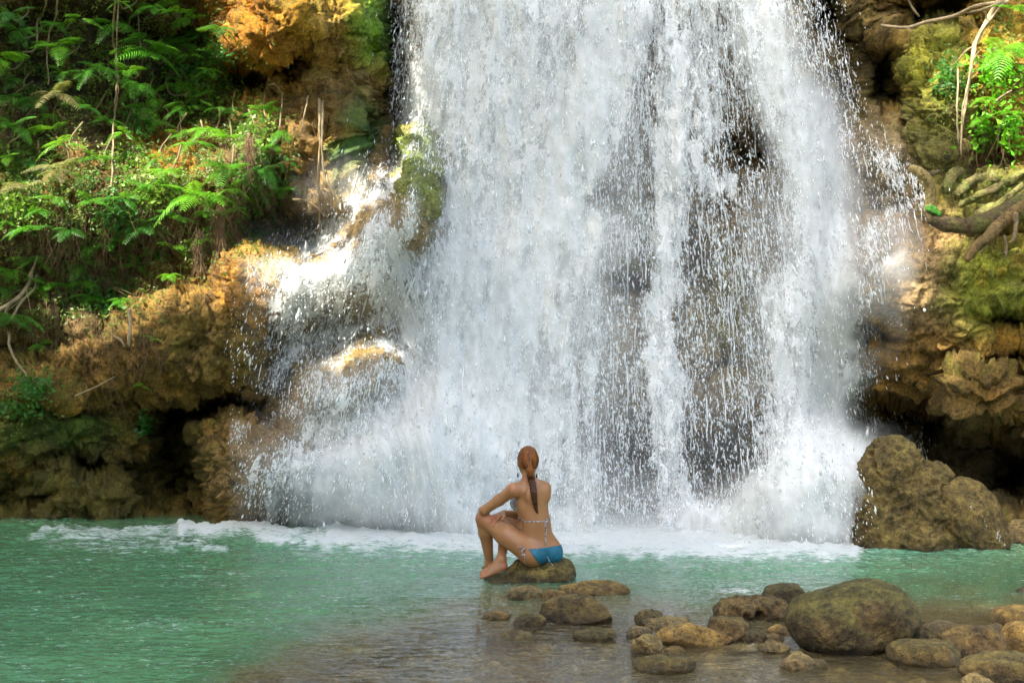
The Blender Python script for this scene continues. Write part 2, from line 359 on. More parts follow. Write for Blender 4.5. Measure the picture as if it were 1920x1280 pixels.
# ------------------------------------------------------------------ waterfall density map (photo pixels)
def seg_dist(x, y, pts):
    best = np.full(x.shape, 1e9)
    for (ax, ay), (bx, by) in zip(pts[:-1], pts[1:]):
        dx, dy = bx-ax, by-ay; t = np.clip(((x-ax)*dx+(y-ay)*dy)/(dx*dx+dy*dy), 0, 1)
        best = np.minimum(best, np.hypot(x-ax-t*dx, y-ay-t*dy))
    return best
STRK = [
 ([(890, -400), (890, 0), (890, 200), (895, 400), (880, 600), (840, 800), (800, 960)], 95, .80),
 ([(1010, -400), (1010, 0), (1000, 300), (960, 500), (900, 700)], 95, .78),
 ([(1165, -400), (1165, 0), (1120, 180), (1050, 350), (970, 500), (900, 680), (850, 820)], 62, 1.02),
 ([(1080, 420), (1040, 560), (1000, 700), (980, 860)], 62, .72),
 ([(1075, 560), (1075, 980)], 55, .5), ([(805, 420), (790, 640)], 36, .6),
 ([(830, -50), (820, 150), (830, 300), (840, 420)], 42, .72),
 ([(1270, -400), (1270, 0), (1262, 250), (1258, 420), (1235, 600), (1250, 780), (1270, 980)], 34, .74),
 ([(1325, -400), (1330, 0), (1320, 200), (1340, 330)], 40, .6),
 ([(1415, -400), (1415, 0), (1435, 120), (1480, 230), (1530, 370), (1550, 560)], 52, .82),
 ([(1530, 380), (1560, 600), (1570, 760)], 42, .92),
 ([(1480, 560), (1500, 720), (1480, 850)], 60, .7), ([(740, 380), (720, 480), (730, 600), (760, 720)], 30, .6), ([(620, 480), (585, 590), (560, 650)], 22, .62), ([(690, 670), (640, 740), (590, 820), (570, 980)], 22, .5), ([(640, 860), (620, 980)], 26, .55), ([(520, 700), (480, 800), (470, 900)], 14, .42),
 ([(1560, 600), (1565, 720), (1520, 830), (1440, 930), (1360, 1010)], 50, 1.0),
 ([(1690, 818), (1620, 842), (1540, 880), (1440, 950), (1400, 1010)], 34, 1.05),
 ([(1590, 930), (1500, 990), (1400, 1020)], 55, .95), ([(1610, 880), (1595, 1010)], 24, .72),
 ([(600, 985), (760, 960), (900, 960), (1000, 985)], 40, 1.0),
 ([(640, 940), (720, 860), (790, 790), (850, 700)], 62, .98), ([(720, 960), (800, 880), (900, 800)], 85, 1.05),
 ([(1290, 960), (1440, 985), (1600, 1010)], 30, .9),
 ([(815, 215), (760, 275), (700, 345), (640, 420), (575, 480), (525, 575)], 26, .62), ([(775, 285), (725, 365), (690, 430), (660, 520)], 38, .58),
 ([(730, 300), (700, 400), (640, 470), (590, 540)], 38, .56), ([(700, 420), (760, 520), (770, 640)], 36, .4),
 ([(640, 480), (620, 560), (600, 640)], 26, .45), ([(740, 540), (650, 500)], 30, .5),
 ([(516, 560), (512, 640)], 8, .5), ([(552, 560), (548, 620)], 8, .55), ([(700, 560), (705, 640)], 10, .5),
 ([(560, 690), (610, 720), (680, 690)], 18, .38), ([(800, 640), (740, 760), (680, 800)], 34, .52), ([(690, 790), (600, 800), (560, 830)], 16, .45),
 ([(552, 840), (548, 900), (500, 975)], 8, .6), ([(500, 900), (495, 980)], 10, .5), ([(570, 900), (560, 985)], 14, .45), ([(655, 650), (700, 650)], 22, .3),
 ([(490, 750), (520, 700), (560, 640)], 8, .4), ([(770, 830), (650, 900)], 26, .3), 
 ([(775, -400), (775, 0), (770, 150), (760, 260)], 18, .46), ([(745, -400), (745, 0), (750, 200)], 10, .38),
 ([(1620, 270), (1680, 300), (1720, 340)], 12, .5), ([(1650, 310), (1680, 350)], 22, .42), ([(1720, 372), (1650, 410), (1610, 480), (1600, 600)], 16, .52), ([(1640, 480), (1610, 560)], 26, .36),
 ([(1640, 620), (1630, 700)], 8, .36),
 ([(1500, -50), (1560, 150), (1600, 260)], 40, .3), ([(800, -50), (785, 200), (760, 300)], 26, .55), ([(780, 330), (760, 480), (740, 640)], 40, .55), ([(660, 400), (640, 520), (650, 640)], 20, .6),
]
AREA = [(1210, 500, 280, 620, .17, .4), (1380, 500, 160, 560, .17, .5), (1130, 850, 190, 220, .22, .5), (1390, 400, 90, 120, .2, .5), (950, 500, 160, 600, .55, .5),
        (650, 560, 150, 120, .45, .6), (760, 520, 70, 160, .5, .6), (620, 800, 190, 190, .38, .6), (570, 900, 110, 100, .3, .5), (800, 500, 60, 260, .42, .5), (1180, 250, 70, 330, .30, .5)]
SOFT = [([(620, 965), (850, 985), (1060, 988)], 55, .8), ([(1290, 985), (1600, 990)], 42, .85), ([(640, 950), (740, 870), (850, 760)], 90, 1.0), ([(820, 960), (880, 800), (900, 640)], 100, .95), ([(980, 500), (920, 600), (860, 760)], 70, .95), ([(1160, -50), (1120, 180), (1050, 350), (970, 500)], 42, .8),
        ([(1380, 1000), (1480, 930), (1600, 860)], 65, 1.0), ([(1560, 560), (1570, 720), (1500, 850)], 46, .8), ([(1500, 200), (1550, 380), (1550, 520)], 60, .85), ([(1430, 40), (1470, 160)], 50, .6),
        ([(700, 985), (1100, 985)], 40, .75), ([(1050, 930), (1300, 960)], 60, .25), ([(1300, 985), (1600, 1005)], 40, .8), ([(1150, 0), (1080, 300)], 60, .6), ([(960, 0), (950, 400)], 90, .2),
        ([(700, 560), (640, 700)], 90, .18), ([(560, 900), (480, 960)], 70, .16), ([(1650, 450), (1620, 620)], 60, .3), ([(1200, 300), (1300, 800)], 130, .08), ([(1450, 400), (1450, 700)], 50, .22)]
wxx, wyy = warp(gxx.ravel(), gyy.ravel(), 9, 50, 201)
def smap(strokes, areas=()):
    D = np.zeros(wxx.shape)
    for pts, wd, s in strokes:
        q = seg_dist(wxx, wyy, pts)/wd; D = np.maximum(D, s*(1-sstep(.45, 1.45, q)))
    for cx, cy, rx, ry, s, e in areas:
        D = 1-(1-D)*(1-.55*s*blob(wxx, wyy, cx, cy, rx, ry, e)); D = np.maximum(D, s*blob(wxx, wyy, cx, cy, rx, ry, e))
    return D.reshape(gxx.shape)
DENS = blur(smap(STRK, AREA), 1); SOFTM = blur(smap(SOFT, [(980, 420, 200, 620, .42, .4), (650, 520, 150, 170, .22, .7), (620, 850, 160, 160, .22, .7)]), 3)
hole = np.ones(wxx.shape)
for cx, cy, rx, ry, s in [(1175, 530, 45, 42, .8), (1140, 375, 34, 30, .6), (1395, 285, 60, 45, .7), (1130, 800, 45, 80, .3), (1360, 690, 60, 36, .4), (800, 320, 30, 80, .75), (1350, 860, 80, 70, .35), (650, 610, 80, 30, .15), (1250, 880, 80, 70, .2)]:
    hole *= 1-s*blob(wxx, wyy, cx, cy, rx, ry, .5)
stx = 1120+(gxx-1120)/(1+.42*np.clip(gyy, 0, 1000)/1000.)
stk = fbm(np.stack([(stx/16).ravel(), (gyy/190).ravel(), 0*wxx], -1), 3, 251)+.7*fbm(np.stack([(stx/9).ravel(), (gyy/34).ravel(), 3+0*wxx], -1), 3, 253)
stk = stk.reshape(gxx.shape); DENS = np.clip(DENS*np.clip(1+.75*stk, .35, 1.5), 0, 1.02); SOFTM = np.clip(SOFTM*np.clip(1+.6*stk, .4, 1.4), 0, 1)
DENS *= hole.reshape(gxx.shape); SOFTM *= (hole.reshape(gxx.shape)*.7+.3)
# depth of the falling water
prof = np.interp(gyy, [-900, 0, 350, 700, 1000, 1100], [15.0, 14.45, 14.2, 13.75, 13.2, 13.1])
mm = blob(gxx, gyy, 1150, 300, 400, 1500, .12)
WD = np.minimum(DGs-.07, DG-.05)
WD = np.where(mm > 0, np.minimum(WD, prof*mm+(1-mm)*WD), WD)
spl = blob(gxx, gyy, 1560, 950, 150, 130, .5); WD = WD*(1-spl)+np.minimum(WD, 12.55)*spl
spl = blob(gxx, gyy, 760, 900, 150, 140, .6); WD = WD*(1-spl)+np.minimum(WD, 13.05)*spl
WD = blur(WD, 2)

def water_mat(name, mode):
    N = NT(name); dens = N.attr('dens').outputs['Fac']; fl = N.attr('flow').outputs['Vector']
    if mode == 'lace':
        a1 = N.noise(fl, 8.0, 5, .74, .9); a2 = N.noise(fl, 26.0, 3, .7, 1.6)
        a3 = N.noise(fl, 2.2, 1, .5)
        n = N.math('ADD', N.math('ADD', N.math('MULTIPLY', a1, .55), N.math('MULTIPLY', a2, .32)), N.math('MULTIPLY', a3, .13))
        # threshold falls as density rises
        th = N.math('MULTIPLY_ADD', dens, -.34, .665)
        al = N.ss(N.math('SUBTRACT', n, th), -.012, .055)
        al = N.math('MULTIPLY', al, N.ss(dens, .02, .2))
        al = N.math('MULTIPLY', al, .93)
        hgt = N.math('ADD', a1, N.math('MULTIPLY', a2, .5))
    else:
        a1 = N.noise(fl, 2.6, 3, .55, .3); a2 = N.noise(fl, 11.0, 3, .6, .2)
        al = N.math('MULTIPLY', dens, N.math('MULTIPLY_ADD', a1, 1.5, -.05), clamp=True)
        al = N.math('MULTIPLY', al, N.math('MULTIPLY_ADD', a2, .8, .55), clamp=True)
        al = N.math('MULTIPLY', al, .9)
        hgt = a2
    b = N.n('ShaderNodeBump', {'Strength': .8 if mode == 'lace' else .4, 'Distance': .05, 'Height': hgt}).outputs[0]
    df = N.n('ShaderNodeBsdfDiffuse', {'Color': (.90, .92, .92, 1), 'Normal': b}).outputs[0]
    tr = N.n('ShaderNodeBsdfTranslucent', {'Color': (.90, .92, .91, 1), 'Normal': b}).outputs[0]
    gl = N.n('ShaderNodeBsdfGlossy', {'Color': (.9, .9, .9, 1), 'Roughness': .25, 'Normal': b}).outputs[0]
    s = N.n('ShaderNodeMixShader', {0: .4, 1: df, 2: tr}).outputs[0]
    if mode == 'lace': s = N.n('ShaderNodeMixShader', {0: .06, 1: s, 2: gl}).outputs[0]
    t = N.n('ShaderNodeBsdfTransparent').outputs[0]
    return N.done(N.n('ShaderNodeMixShader', {0: al, 1: t, 2: s}).outputs[0])
M_lace = water_mat('falling_water', 'lace'); M_mist = water_mat('fine_spray', 'mist')

cxw = np.arange(430, 1790, 4.); cyw = np.concatenate([np.arange(-500, -20, 16.), np.arange(-20, 1062, 4.)])
WX, WY = np.meshgrid(cxw, cyw); wpx = WX.ravel(); wpy = WY.ravel()
def flow_coord(px, py, off, vs_=.32):
    sp = 1+.42*np.clip(py, 0, 1000)/1000.
    top = 1120+(px-1120)/sp
    left = sstep(850, 700, px)*sstep(150, 350, py)
    return np.stack([top*.0054+off, off*.7+px*0+left*.0, (-py*.0054)*vs_*(1+.6*left)], 1)
def water_layer(off_y, G, offs, vs_, k, rough):
    dn = lookup(G, wpx, wpy)*k
    Yd = lookup(WD, wpx, wpy)-off_y
    P0 = ray(wpx, wpy, Yd)
    Yd = Yd+rough*fbm(P0*np.array([3.5, 1, 1.3])+offs, 4, 301+int(offs*3))*np.clip(dn*2, 0, 1)
    # end at the pool
    P = ray(wpx, wpy, Yd)
    dn = np.where(P[:, 2] < -.03, 0, dn)
    P[:, 2] = np.maximum(P[:, 2], -.04)
    fcs = grid_faces(*WX.shape)[:, ::-1]
    keep = (dn[fcs].max(1) > .03); fcs = fcs[keep]
    used = np.unique(fcs); rm = np.full(len(P), -1); rm[used] = np.arange(len(used))
    return P[used], rm[fcs], dn[used], flow_coord(wpx, wpy, offs, vs_)[used]
def merge(parts):
    Vs, Fs, Ds, Ws = [], [], [], []; o = 0
    for V, Fc, D, W in parts: Vs.append(V); Fs.append(Fc+o); Ds.append(D); Ws.append(W); o += len(V)
    return np.concatenate(Vs), np.concatenate(Fs), np.concatenate(Ds), np.concatenate(Ws)
V, Fc, D, W = merge([water_layer(0.0, DENS, 0., .30, 1.0, .12), water_layer(.14, DENS, 5.3, .34, .93, .2), water_layer(.30, DENS, 11.7, .42, .80, .25)])
o = link('waterfall', npmesh('waterfall', V, Fc, M_lace, True, {'dens': D, 'flow': W}))
tag(o, 'wide white waterfall crashing down the rock face into the pool', 'waterfall', kind='structure')
V, Fc, D, W = merge([water_layer(.06, SOFTM, 2.1, .5, 1.0, .1), water_layer(.24, SOFTM, 7.9, .5, 1.0, .2), water_layer(.42, SOFTM, 15.1, .6, .9, .25)])
o = link('mist', npmesh('mist', V, Fc, M_mist, True, {'dens': D, 'flow': W}))
tag(o, 'fine white spray hanging round the foot of the waterfall', 'mist', kind='stuff')

# thin stream sliding down the low rock at the right foot of the fall
def rivulet():
    t = np.linspace(0, 1, 60)[:, None]; q = np.linspace(-1, 1, 14)[None, :]
    cx = 1796+t*66+t*t*26; cy = 925+t*50+t*t*52; wd = 10+5*np.sin(t*9)+7*t
    px = (cx+wd*q*.9).ravel(); py = (cy-wd*q*.6).ravel(); Y = (11.62-.30*np.sin(t*1.9)+.02*q*q).ravel()
    P = ray(px, py, Y); P[:, 2] = np.maximum(P[:, 2], -.03); d = ((1-q*q)*.40*sstep(0, .3, t)*(.6+.4*np.sin(t*23+q*3))).ravel()
    o = link('stream', npmesh('stream', P, grid_faces(60, 14)[:, ::-1], M_lace, True, {'dens': d, 'flow': np.stack([px*.0054+31, 0*px, -py*.0054*.4], 1)}))
    tag(o, 'thin white stream sliding down the low rock on the right', 'stream', kind='structure')
rivulet()

# droplets
def build_drops():
    prob = DENS*(1.15-DENS)*1.0+.16*np.clip(blur(DENS, 8)-.02, 0, 1)+.1*blur(SOFTM, 4)
    prob = np.where((gyy < -20) | (gyy > 1030) | (gxx < 430) | (gxx > 1790), 0, prob)
    pr = prob.ravel(); pr = pr/pr.sum()
    def sample(n):
        i = rng.choice(len(pr), n, p=pr); return gxx.ravel()[i]+rng.uniform(-3, 3, n), gyy.ravel()[i]+rng.uniform(-3, 3, n)
    ax, ay = sample(60000)
    bx, by = sample(3600); k = 14
    bx = np.repeat(bx, k)+rng.normal(0, 1, len(bx)*k)*np.repeat(rng.uniform(2, 9, len(bx)), k); by = np.repeat(by, k)+rng.normal(0, 1, len(by)*k)*np.repeat(rng.uniform(4, 18, len(by)), k)
    px = np.concatenate([ax, bx]); py = np.concatenate([ay, by]); n = len(px)
    Y = lookup(WD, px, py)-rng.gamma(1.6, .16, n)
    P = ray(px, py, Y); ok = P[:, 2] > .0; P = P[ok]; px = px[ok]; py = py[ok]; n = len(P)
    r = np.exp(rng.normal(math.log(.0034), .5, n)); r = np.clip(r, .0022, .016)
    el = rng.uniform(1.3, 5.0, n)
    # velocity direction
    vx = (px-1120)/900.*.35+rng.normal(0, .18, n); dirv = np.stack([vx, rng.normal(0, .15, n), -np.ones(n)], 1); dirv /= np.linalg.norm(dirv, axis=1, keepdims=True)
    a = np.cross(dirv, [0, 1, 0]); a /= np.linalg.norm(a, axis=1, keepdims=True); b = np.cross(dirv, a)
    rot = rng.uniform(0, 6.28, n); ca, sa = np.cos(rot)[:, None], np.sin(rot)[:, None]; a, b = a*ca+b*sa, b*ca-a*sa
    r1 = (r*rng.uniform(.7, 1.4, n))[:, None]; r2 = (r*rng.uniform(.7, 1.2, n))[:, None]; r3 = (r*el)[:, None]
    V = np.stack([P+a*r1, P-a*r1, P+b*r2, P-b*r2, P+dirv*r3, P-dirv*r3], 1).reshape(-1, 3)
    f = np.array([[0, 2, 4], [2, 1, 4], [1, 3, 4], [3, 0, 4], [2, 0, 5], [1, 2, 5], [3, 1, 5], [0, 3, 5]])
    Fc = (np.arange(n)[:, None, None]*6+f[None]).reshape(-1, 3)
    N = NT('droplets'); 
    p = N.n('ShaderNodeBsdfPrincipled', {'Base Color': (.84, .88, .89, 1), 'Roughness': .25, 'Specular IOR Level': .6}).outputs[0]
    t = N.n('ShaderNodeBsdfTranslucent', {'Color': (.85, .88, .88, 1)}).outputs[0]
    m = N.done(N.n('ShaderNodeMixShader', {0: .3, 1: p, 2: t}).outputs[0])
    o = link('spray', npmesh('spray', V, Fc, m, True)); tag(o, 'white droplets flying off the falling water', 'spray', kind='stuff')
build_drops()
# thin connected strands of water
def strands():
    r = np.random.default_rng(77); pr = (np.clip(DENS, 0, 1)*(1.25-np.clip(DENS, 0, 1))+.12*(DENS > .1)); pr = np.where((gyy < -30) | (gyy > 930) | (gxx < 470) | (gxx > 1740), 0, pr).ravel(); pr /= pr.sum()
    i = r.choice(len(pr), 2600, p=pr); Vs = []; Fs = []; o_ = 0
    for a, b in zip(gxx.ravel()[i], gyy.ravel()[i]):
        a += r.uniform(-3, 3); L = r.gamma(2.2, 16)+14; n = 7; t = np.arange(n)/(n-1); left = a < 800 and b > 230
        dx = ((a-1120)/900.*.3-(.35*math.exp(-((b-400)/160.)**2) if left else 0))
        wob = np.cumsum(r.normal(0, 1.1, n)); px = a+dx*L*t+wob; py = b+L*t; Y = lookup(WD, px, py)-abs(r.normal(0, .14))-.03
        P = ray(px, py, Y); P = P[P[:, 2] > 0]
        if len(P) < 3: continue
        q = r.uniform(.0015, .0055); rad = q*np.clip(1+.6*r.normal(0, 1, len(P)), .25, 2.2); rad[0] *= .3; rad[-1] *= .3
        V, Fc = tube_np(P, rad, 4, 2, o_); Vs.append(V); Fs.append(Fc); o_ += len(V)
    o = link('spray', npmesh('spray_strands', np.concatenate(Vs), np.concatenate(Fs), bpy.data.materials['droplets'])); tag(o, 'thin broken threads of white water running down the rock', 'spray', kind='stuff')
strands()

# ------------------------------------------------------------------ pool
def depth_map(x, y):
    """0 = shallow, 1 = deep; defined on the pool plan"""
    py = HZ+F*CH/y; px = 960+x*F/y
    e = np.interp(px, [-400, 300, 560, 700, 880, 1100, 1300, 1500, 1700, 1950, 2400], [1600, 1330, 1200, 1150, 1110, 1098, 1115, 1125, 1120, 1095, 1050])
    n = 22*fbm(np.stack([px/130, py/30, px*0], -1), 3, 401)
    return sstep(105, -95, py+2.6*n-e)
def rows():
    ys = [CH*F/(p-HZ) for p in np.concatenate([np.arange(880, 975, 6), np.arange(975, 1300, 1.35), np.arange(1300, 1500, 8)])]
    return ys+[5, 4.5, 4, 3, 2, 0, -3, -8, -14]
def pool_grid(cstep):
    ys = np.array(rows()); cx = np.concatenate([np.arange(-900, -40, 16.), np.arange(-40, 1960, cstep), np.arange(1960, 2820, 16.)])
    sc = np.where(ys > 5.18, ys, 5.18)
    X = (cx[None, :]-960)/F*sc[:, None]; Y = np.repeat(ys[:, None], len(cx), 1)
    X[-6:, :] *= 2.0
    return X, Y
def build_pool():
    X, Y = pool_grid(2.2); x = X.ravel(); y = Y.ravel(); ysafe = np.maximum(y, 4.5)
    px = 960+x*F/ysafe; py = HZ+F*CH/ysafe
    dm = depth_map(x, ysafe)
    turb = np.exp(-((py-1005)/60.)**2)+.25
    P = np.stack([x, y, 0*x], 1)
    z = .022*fbm(P*np.array([1.6, 3.2, 1]), 3, 411)+.019*fbm(P*np.array([4.5, 9., 1]), 3, 421, True)
    z *= (.55+.6*turb)*(.55+.45*dm)*np.clip(.9+1.6*fbm(P*np.array([.7, 1.4, 1]), 3, 425), .2, 1.7)
    z += .0055*fbm(P*np.array([14., 26., 1]), 3, 431, True)
    # foam
    wx, wy = warp(px*.5, py, 9, 24, 441); wx = wx*2; wy = wy+5*fbm(np.stack([px/14, py/5, px*0], -1), 2, 443)
    f = np.zeros(len(px))
    for pts, wd, s in [([(620, 1000), (800, 1003), (960, 1012), (1100, 1010), (1300, 1015), (1500, 1016), (1600, 1016)], 34, 1.0), ([(60, 1005), (200, 1008), (330, 1004), (480, 1003), (620, 1003)], 12, .62),
                       ([(330, 1000), (420, 998), (560, 1005)], 9, .95), ([(480, 1012), (640, 1022), (800, 1026)], 10, .8), ([(1100, 1028), (1300, 1034), (1550, 1036)], 9, .85), ([(300, 1022), (420, 1030)], 6, .6), ([(1040, 1036), (1120, 1046)], 10, .45),
                       ([(1340, 1108), (1420, 1110)], 9, .5), ([(620, 990), (1600, 990)], 24, 1.0), ([(1600, 1024), (1900, 1030)], 7, .4), ([(1000, 1045), (1330, 1070)], 10, .34), ([(560, 1034), (800, 1044), (1100, 1042), (1580, 1048)], 14, .42), ([(980, 1052), (1250, 1058)], 12, .3), ([(90, 1015), (330, 1030)], 14, .45), ([(560, 1040), (760, 1050)], 7, .3)]:
        q = seg_dist(wx, wy, pts)/wd; f = np.maximum(f, s*(1-sstep(.25, 1.9, q)))
    z += .05*np.exp(-((py-1000)/13.)**2)*f+f*(.10*np.abs(fbm(P*np.array([4., 7., 1]), 4, 451))+.015)
    N = NT('pool_water'); co = N.n('ShaderNodeTexCoord').outputs['Object']
    foam = N.attr('foam').outputs['Fac']; deep = N.attr('deep').outputs['Fac']
    mp = N.n('ShaderNodeMapping', {'Vector': co, 'Scale': (1, 2.6, 1)}).outputs[0]
    n1 = N.noise(mp, 5., 7, .68, .8); n2 = N.noise(mp, 20., 5, .7, .6)
    mf = N.math('MULTIPLY_ADD', n2, .35, N.math('MULTIPLY', n1, .65))
    fa = N.ss(N.math('SUBTRACT', mf, N.math('MULTIPLY_ADD', foam, -.42, .72)), -.08, .16)
    fa = N.math('MULTIPLY', fa, N.ss(foam, .01, .12))
    # loose white flecks: drifting foam and painted glints, strongest on the deep part
    n4 = N.noise(mp, 13., 6, .75, .4); n5 = N.noise(mp, 1.1, 3, .5)
    fl = N.ss(N.math('MULTIPLY_ADD', n5, .22, n4), .70, .76); fl = N.math('MULTIPLY', fl, N.math('MULTIPLY_ADD', deep, .35, .2))
    fa = N.math('MAXIMUM', fa, fl)
    b1 = N.noise(mp, 5., 3, .55, .3); b2 = N.noise(mp, 22., 2, .5, .2)
    bh = N.math('MULTIPLY_ADD', b2, .14, b1)
    bmp = N.n('ShaderNodeBump', {'Strength': .42, 'Distance': .035, 'Height': bh}).outputs[0]
    # turbid body colour
    body = N.mix(N.noise(mp, .8, 4, .5), (.072, .198, .088), (.118, .262, .128))
    tmix = N.attr('aer').outputs['Fac']
    body = N.mix(tmix, body, (.16, .36, .27)); body = N.mix(N.ss(deep, .0, .75), (.34, .27, .13), body)
    dif = N.n('ShaderNodeBsdfDiffuse', {'Color': body, 'Normal': bmp}).outputs[0]
    trp = N.n('ShaderNodeBsdfTransparent', {'Color': (.86, .87, .76, 1)}).outputs[0]
    op = N.math('MULTIPLY_ADD', deep, .82, .14, clamp=True)
    und = N.n('ShaderNodeMixShader', {0: op, 1: trp, 2: dif}).outputs[0]
    fr = N.n('ShaderNodeFresnel', {'IOR': 1.33, 'Normal': bmp}).outputs[0]
    gls = N.n('ShaderNodeBsdfGlossy', {'Color': (.9, .92, .95, 1), 'Roughness': .07, 'Normal': bmp}).outputs[0]
    s = N.n('ShaderNodeMixShader', {0: fr, 1: und, 2: gls}).outputs[0]
    fb = N.n('ShaderNodeBump', {'Strength': 1.0, 'Distance': .08, 'Height': mf}).outputs[0]
    fd = N.n('ShaderNodeBsdfDiffuse', {'Color': (.72, .77, .77, 1), 'Normal': fb}).outputs[0]
    s = N.n('ShaderNodeMixShader', {0: fa, 1: s, 2: fd}).outputs[0]
    m = N.done(s)
    aer = np.clip(np.exp(-np.clip(py-1020, 0, 500)/26.)*.9*sstep(300, 900, px)*sstep(2000, 1650, px)+.12*blob(px, py, 1250, 1080, 400, 50, .6), 0, 1)
    V = np.stack([x, y, z], 1)
    o = link('water', npmesh('water', V, grid_faces(*X.shape)[:, ::-1], m, True, {'foam': f, 'deep': dm, 'aer': aer}))
    tag(o, 'green pool water with white foam below the falls', 'water', kind='structure')
    # bed
    X, Y = pool_grid(5.); x = X.ravel(); y = Y.ravel(); ysafe = np.maximum(y, 4.5)
    d2 = depth_map(x, ysafe); P = np.stack([x, y, 0*x], 1)
    zb = -.07-.07*fbm(P*2., 3, 461)-d2*.9
    wd, wc = worley(P*np.array([9., 9., 1.]), 31); st = sstep(.5, .12, wd)
    wd2, wc2 = worley(P*np.array([3.6, 3.6, 1.]), 33); st2 = sstep(.45, .15, wd2)*(wc2 > .55)
    zb += st*.022+st2*.045
    c = lin((.42, .31, .14))*(.30+.95*wc)[:, None]*(.40+.60*st)[:, None]+lin((.16, .12, .05))*st2[:, None]
    c *= (1+.5*fbm(P*5, 3, 471))[:, None]
    o = link('pool_bed', npmesh('pool_bed', np.stack([x, y, zb], 1), grid_faces(*X.shape)[:, ::-1], M_rock, True, {'col': np.clip(c, .01, .6), 'wet': np.ones(len(x))*.5}))
    tag(o, kind='structure', label='brown pebbly bed of the shallow water', cat='pool bed')
build_pool()

# ground sheet to the horizon; unseen wooded slope added to cut sideways light
def plane(name, size, z, mat):
    n = 40; a = np.linspace(-size, size, n); X, Y = np.meshgrid(a, a)
    return link(name, npmesh(name, np.stack([X.ravel(), Y.ravel(), np.full(n*n, z)], 1), grid_faces(n, n), mat))
M_soil = simple_mat('soil', (.10, .075, .04), .95, .4, .5)
tag(plane('ground', 900, -1.6, M_soil), kind='structure', label='brown earth around the pool', cat='ground')
def added_hillside():
    th = np.linspace(math.radians(150), math.radians(390), 90); hh = np.linspace(0, 1, 24)
    T, H = np.meshgrid(th, hh); R = 17+H*9
    P = np.stack([R*np.cos(T), R*np.sin(T)*.9+2, -1.6+H*10.5], -1).reshape(-1, 3)
    P += (fbm(P*.35, 3, 501)*1.6)[:, None]*np.array([1, 1, .6])
    N = NT('forest_slope'); co = N.n('ShaderNodeTexCoord').outputs['Object']
    c = N.mix(N.ss(N.noise(co, 1.2, 8, .7), .4, .62), (.015, .028, .006), (.07, .12, .02))
    m = N.done(N.n('ShaderNodeBsdfDiffuse', {'Color': c}).outputs[0])
    o = link('added_hillside', npmesh('added_hillside', P, grid_faces(*T.shape), m)); tag(o, kind='structure', label='unseen wooded slope added behind the viewer to block low sky light', cat='added_hillside')
added_hillside()

# ------------------------------------------------------------------ unseen leaf tree added over the gorge for shade, gaps cut for sun patches
SPOTS = [(190, 110, 14.1, 1.05, .82), (60, 150, 14.1, .6, .8), (330, 330, 14.1, .8, .85), (90, 330, 14.1, .7, .8), (110, 460, 14.1, .5, .7), (300, 470, 14.1, .5, .7), (400, 180, 14.4, .5, .6), (60, 560, 14.1, .3, .5),
 (560, 40, 14.0, .75, 1), (625, 110, 14.2, .42, 1), (450, 90, 14.3, .35, 1), (650, 10, 14, .32, 1), (625, 220, 14.5, .36, 1), (595, 330, 14.6, .3, .8),
 (778, 300, 13.9, .22, .9), (705, 370, 14, .46, .8), (620, 460, 13.8, .52, .78), (545, 540, 13.8, .34, 1), (690, 668, 13.7, .34, 1), (600, 560, 13.8, .3, .7),
 (340, 290, 14.4, .50, .9), (450, 250, 14.4, .50, .9), (112, 110, 14, .26, .9), (110, 255, 14, .34, .9), (60, 350, 14, .45, .85), (370, 380, 14.2, .50, .9), (270, 120, 14.2, .40, .7), (20, 130, 14, .25, .9), (105, 190, 14, .25, 1),
 (480, 500, 14.3, .24, .8), (60, 450, 14.2, .22, .7), (200, 440, 14.2, .25, .6), (280, 440, 14.2, .22, .6),
 (1890, 110, 13.4, .65, 1), (1800, 150, 13.8, .40, .8), (1880, 320, 13.4, .40, .8), (1870, 600, 12.9, .18, .6), (1690, 490, 13.3, .26, .6), (1830, 520, 13, .4, .5), (1740, 340, 13.4, .15, 1)]
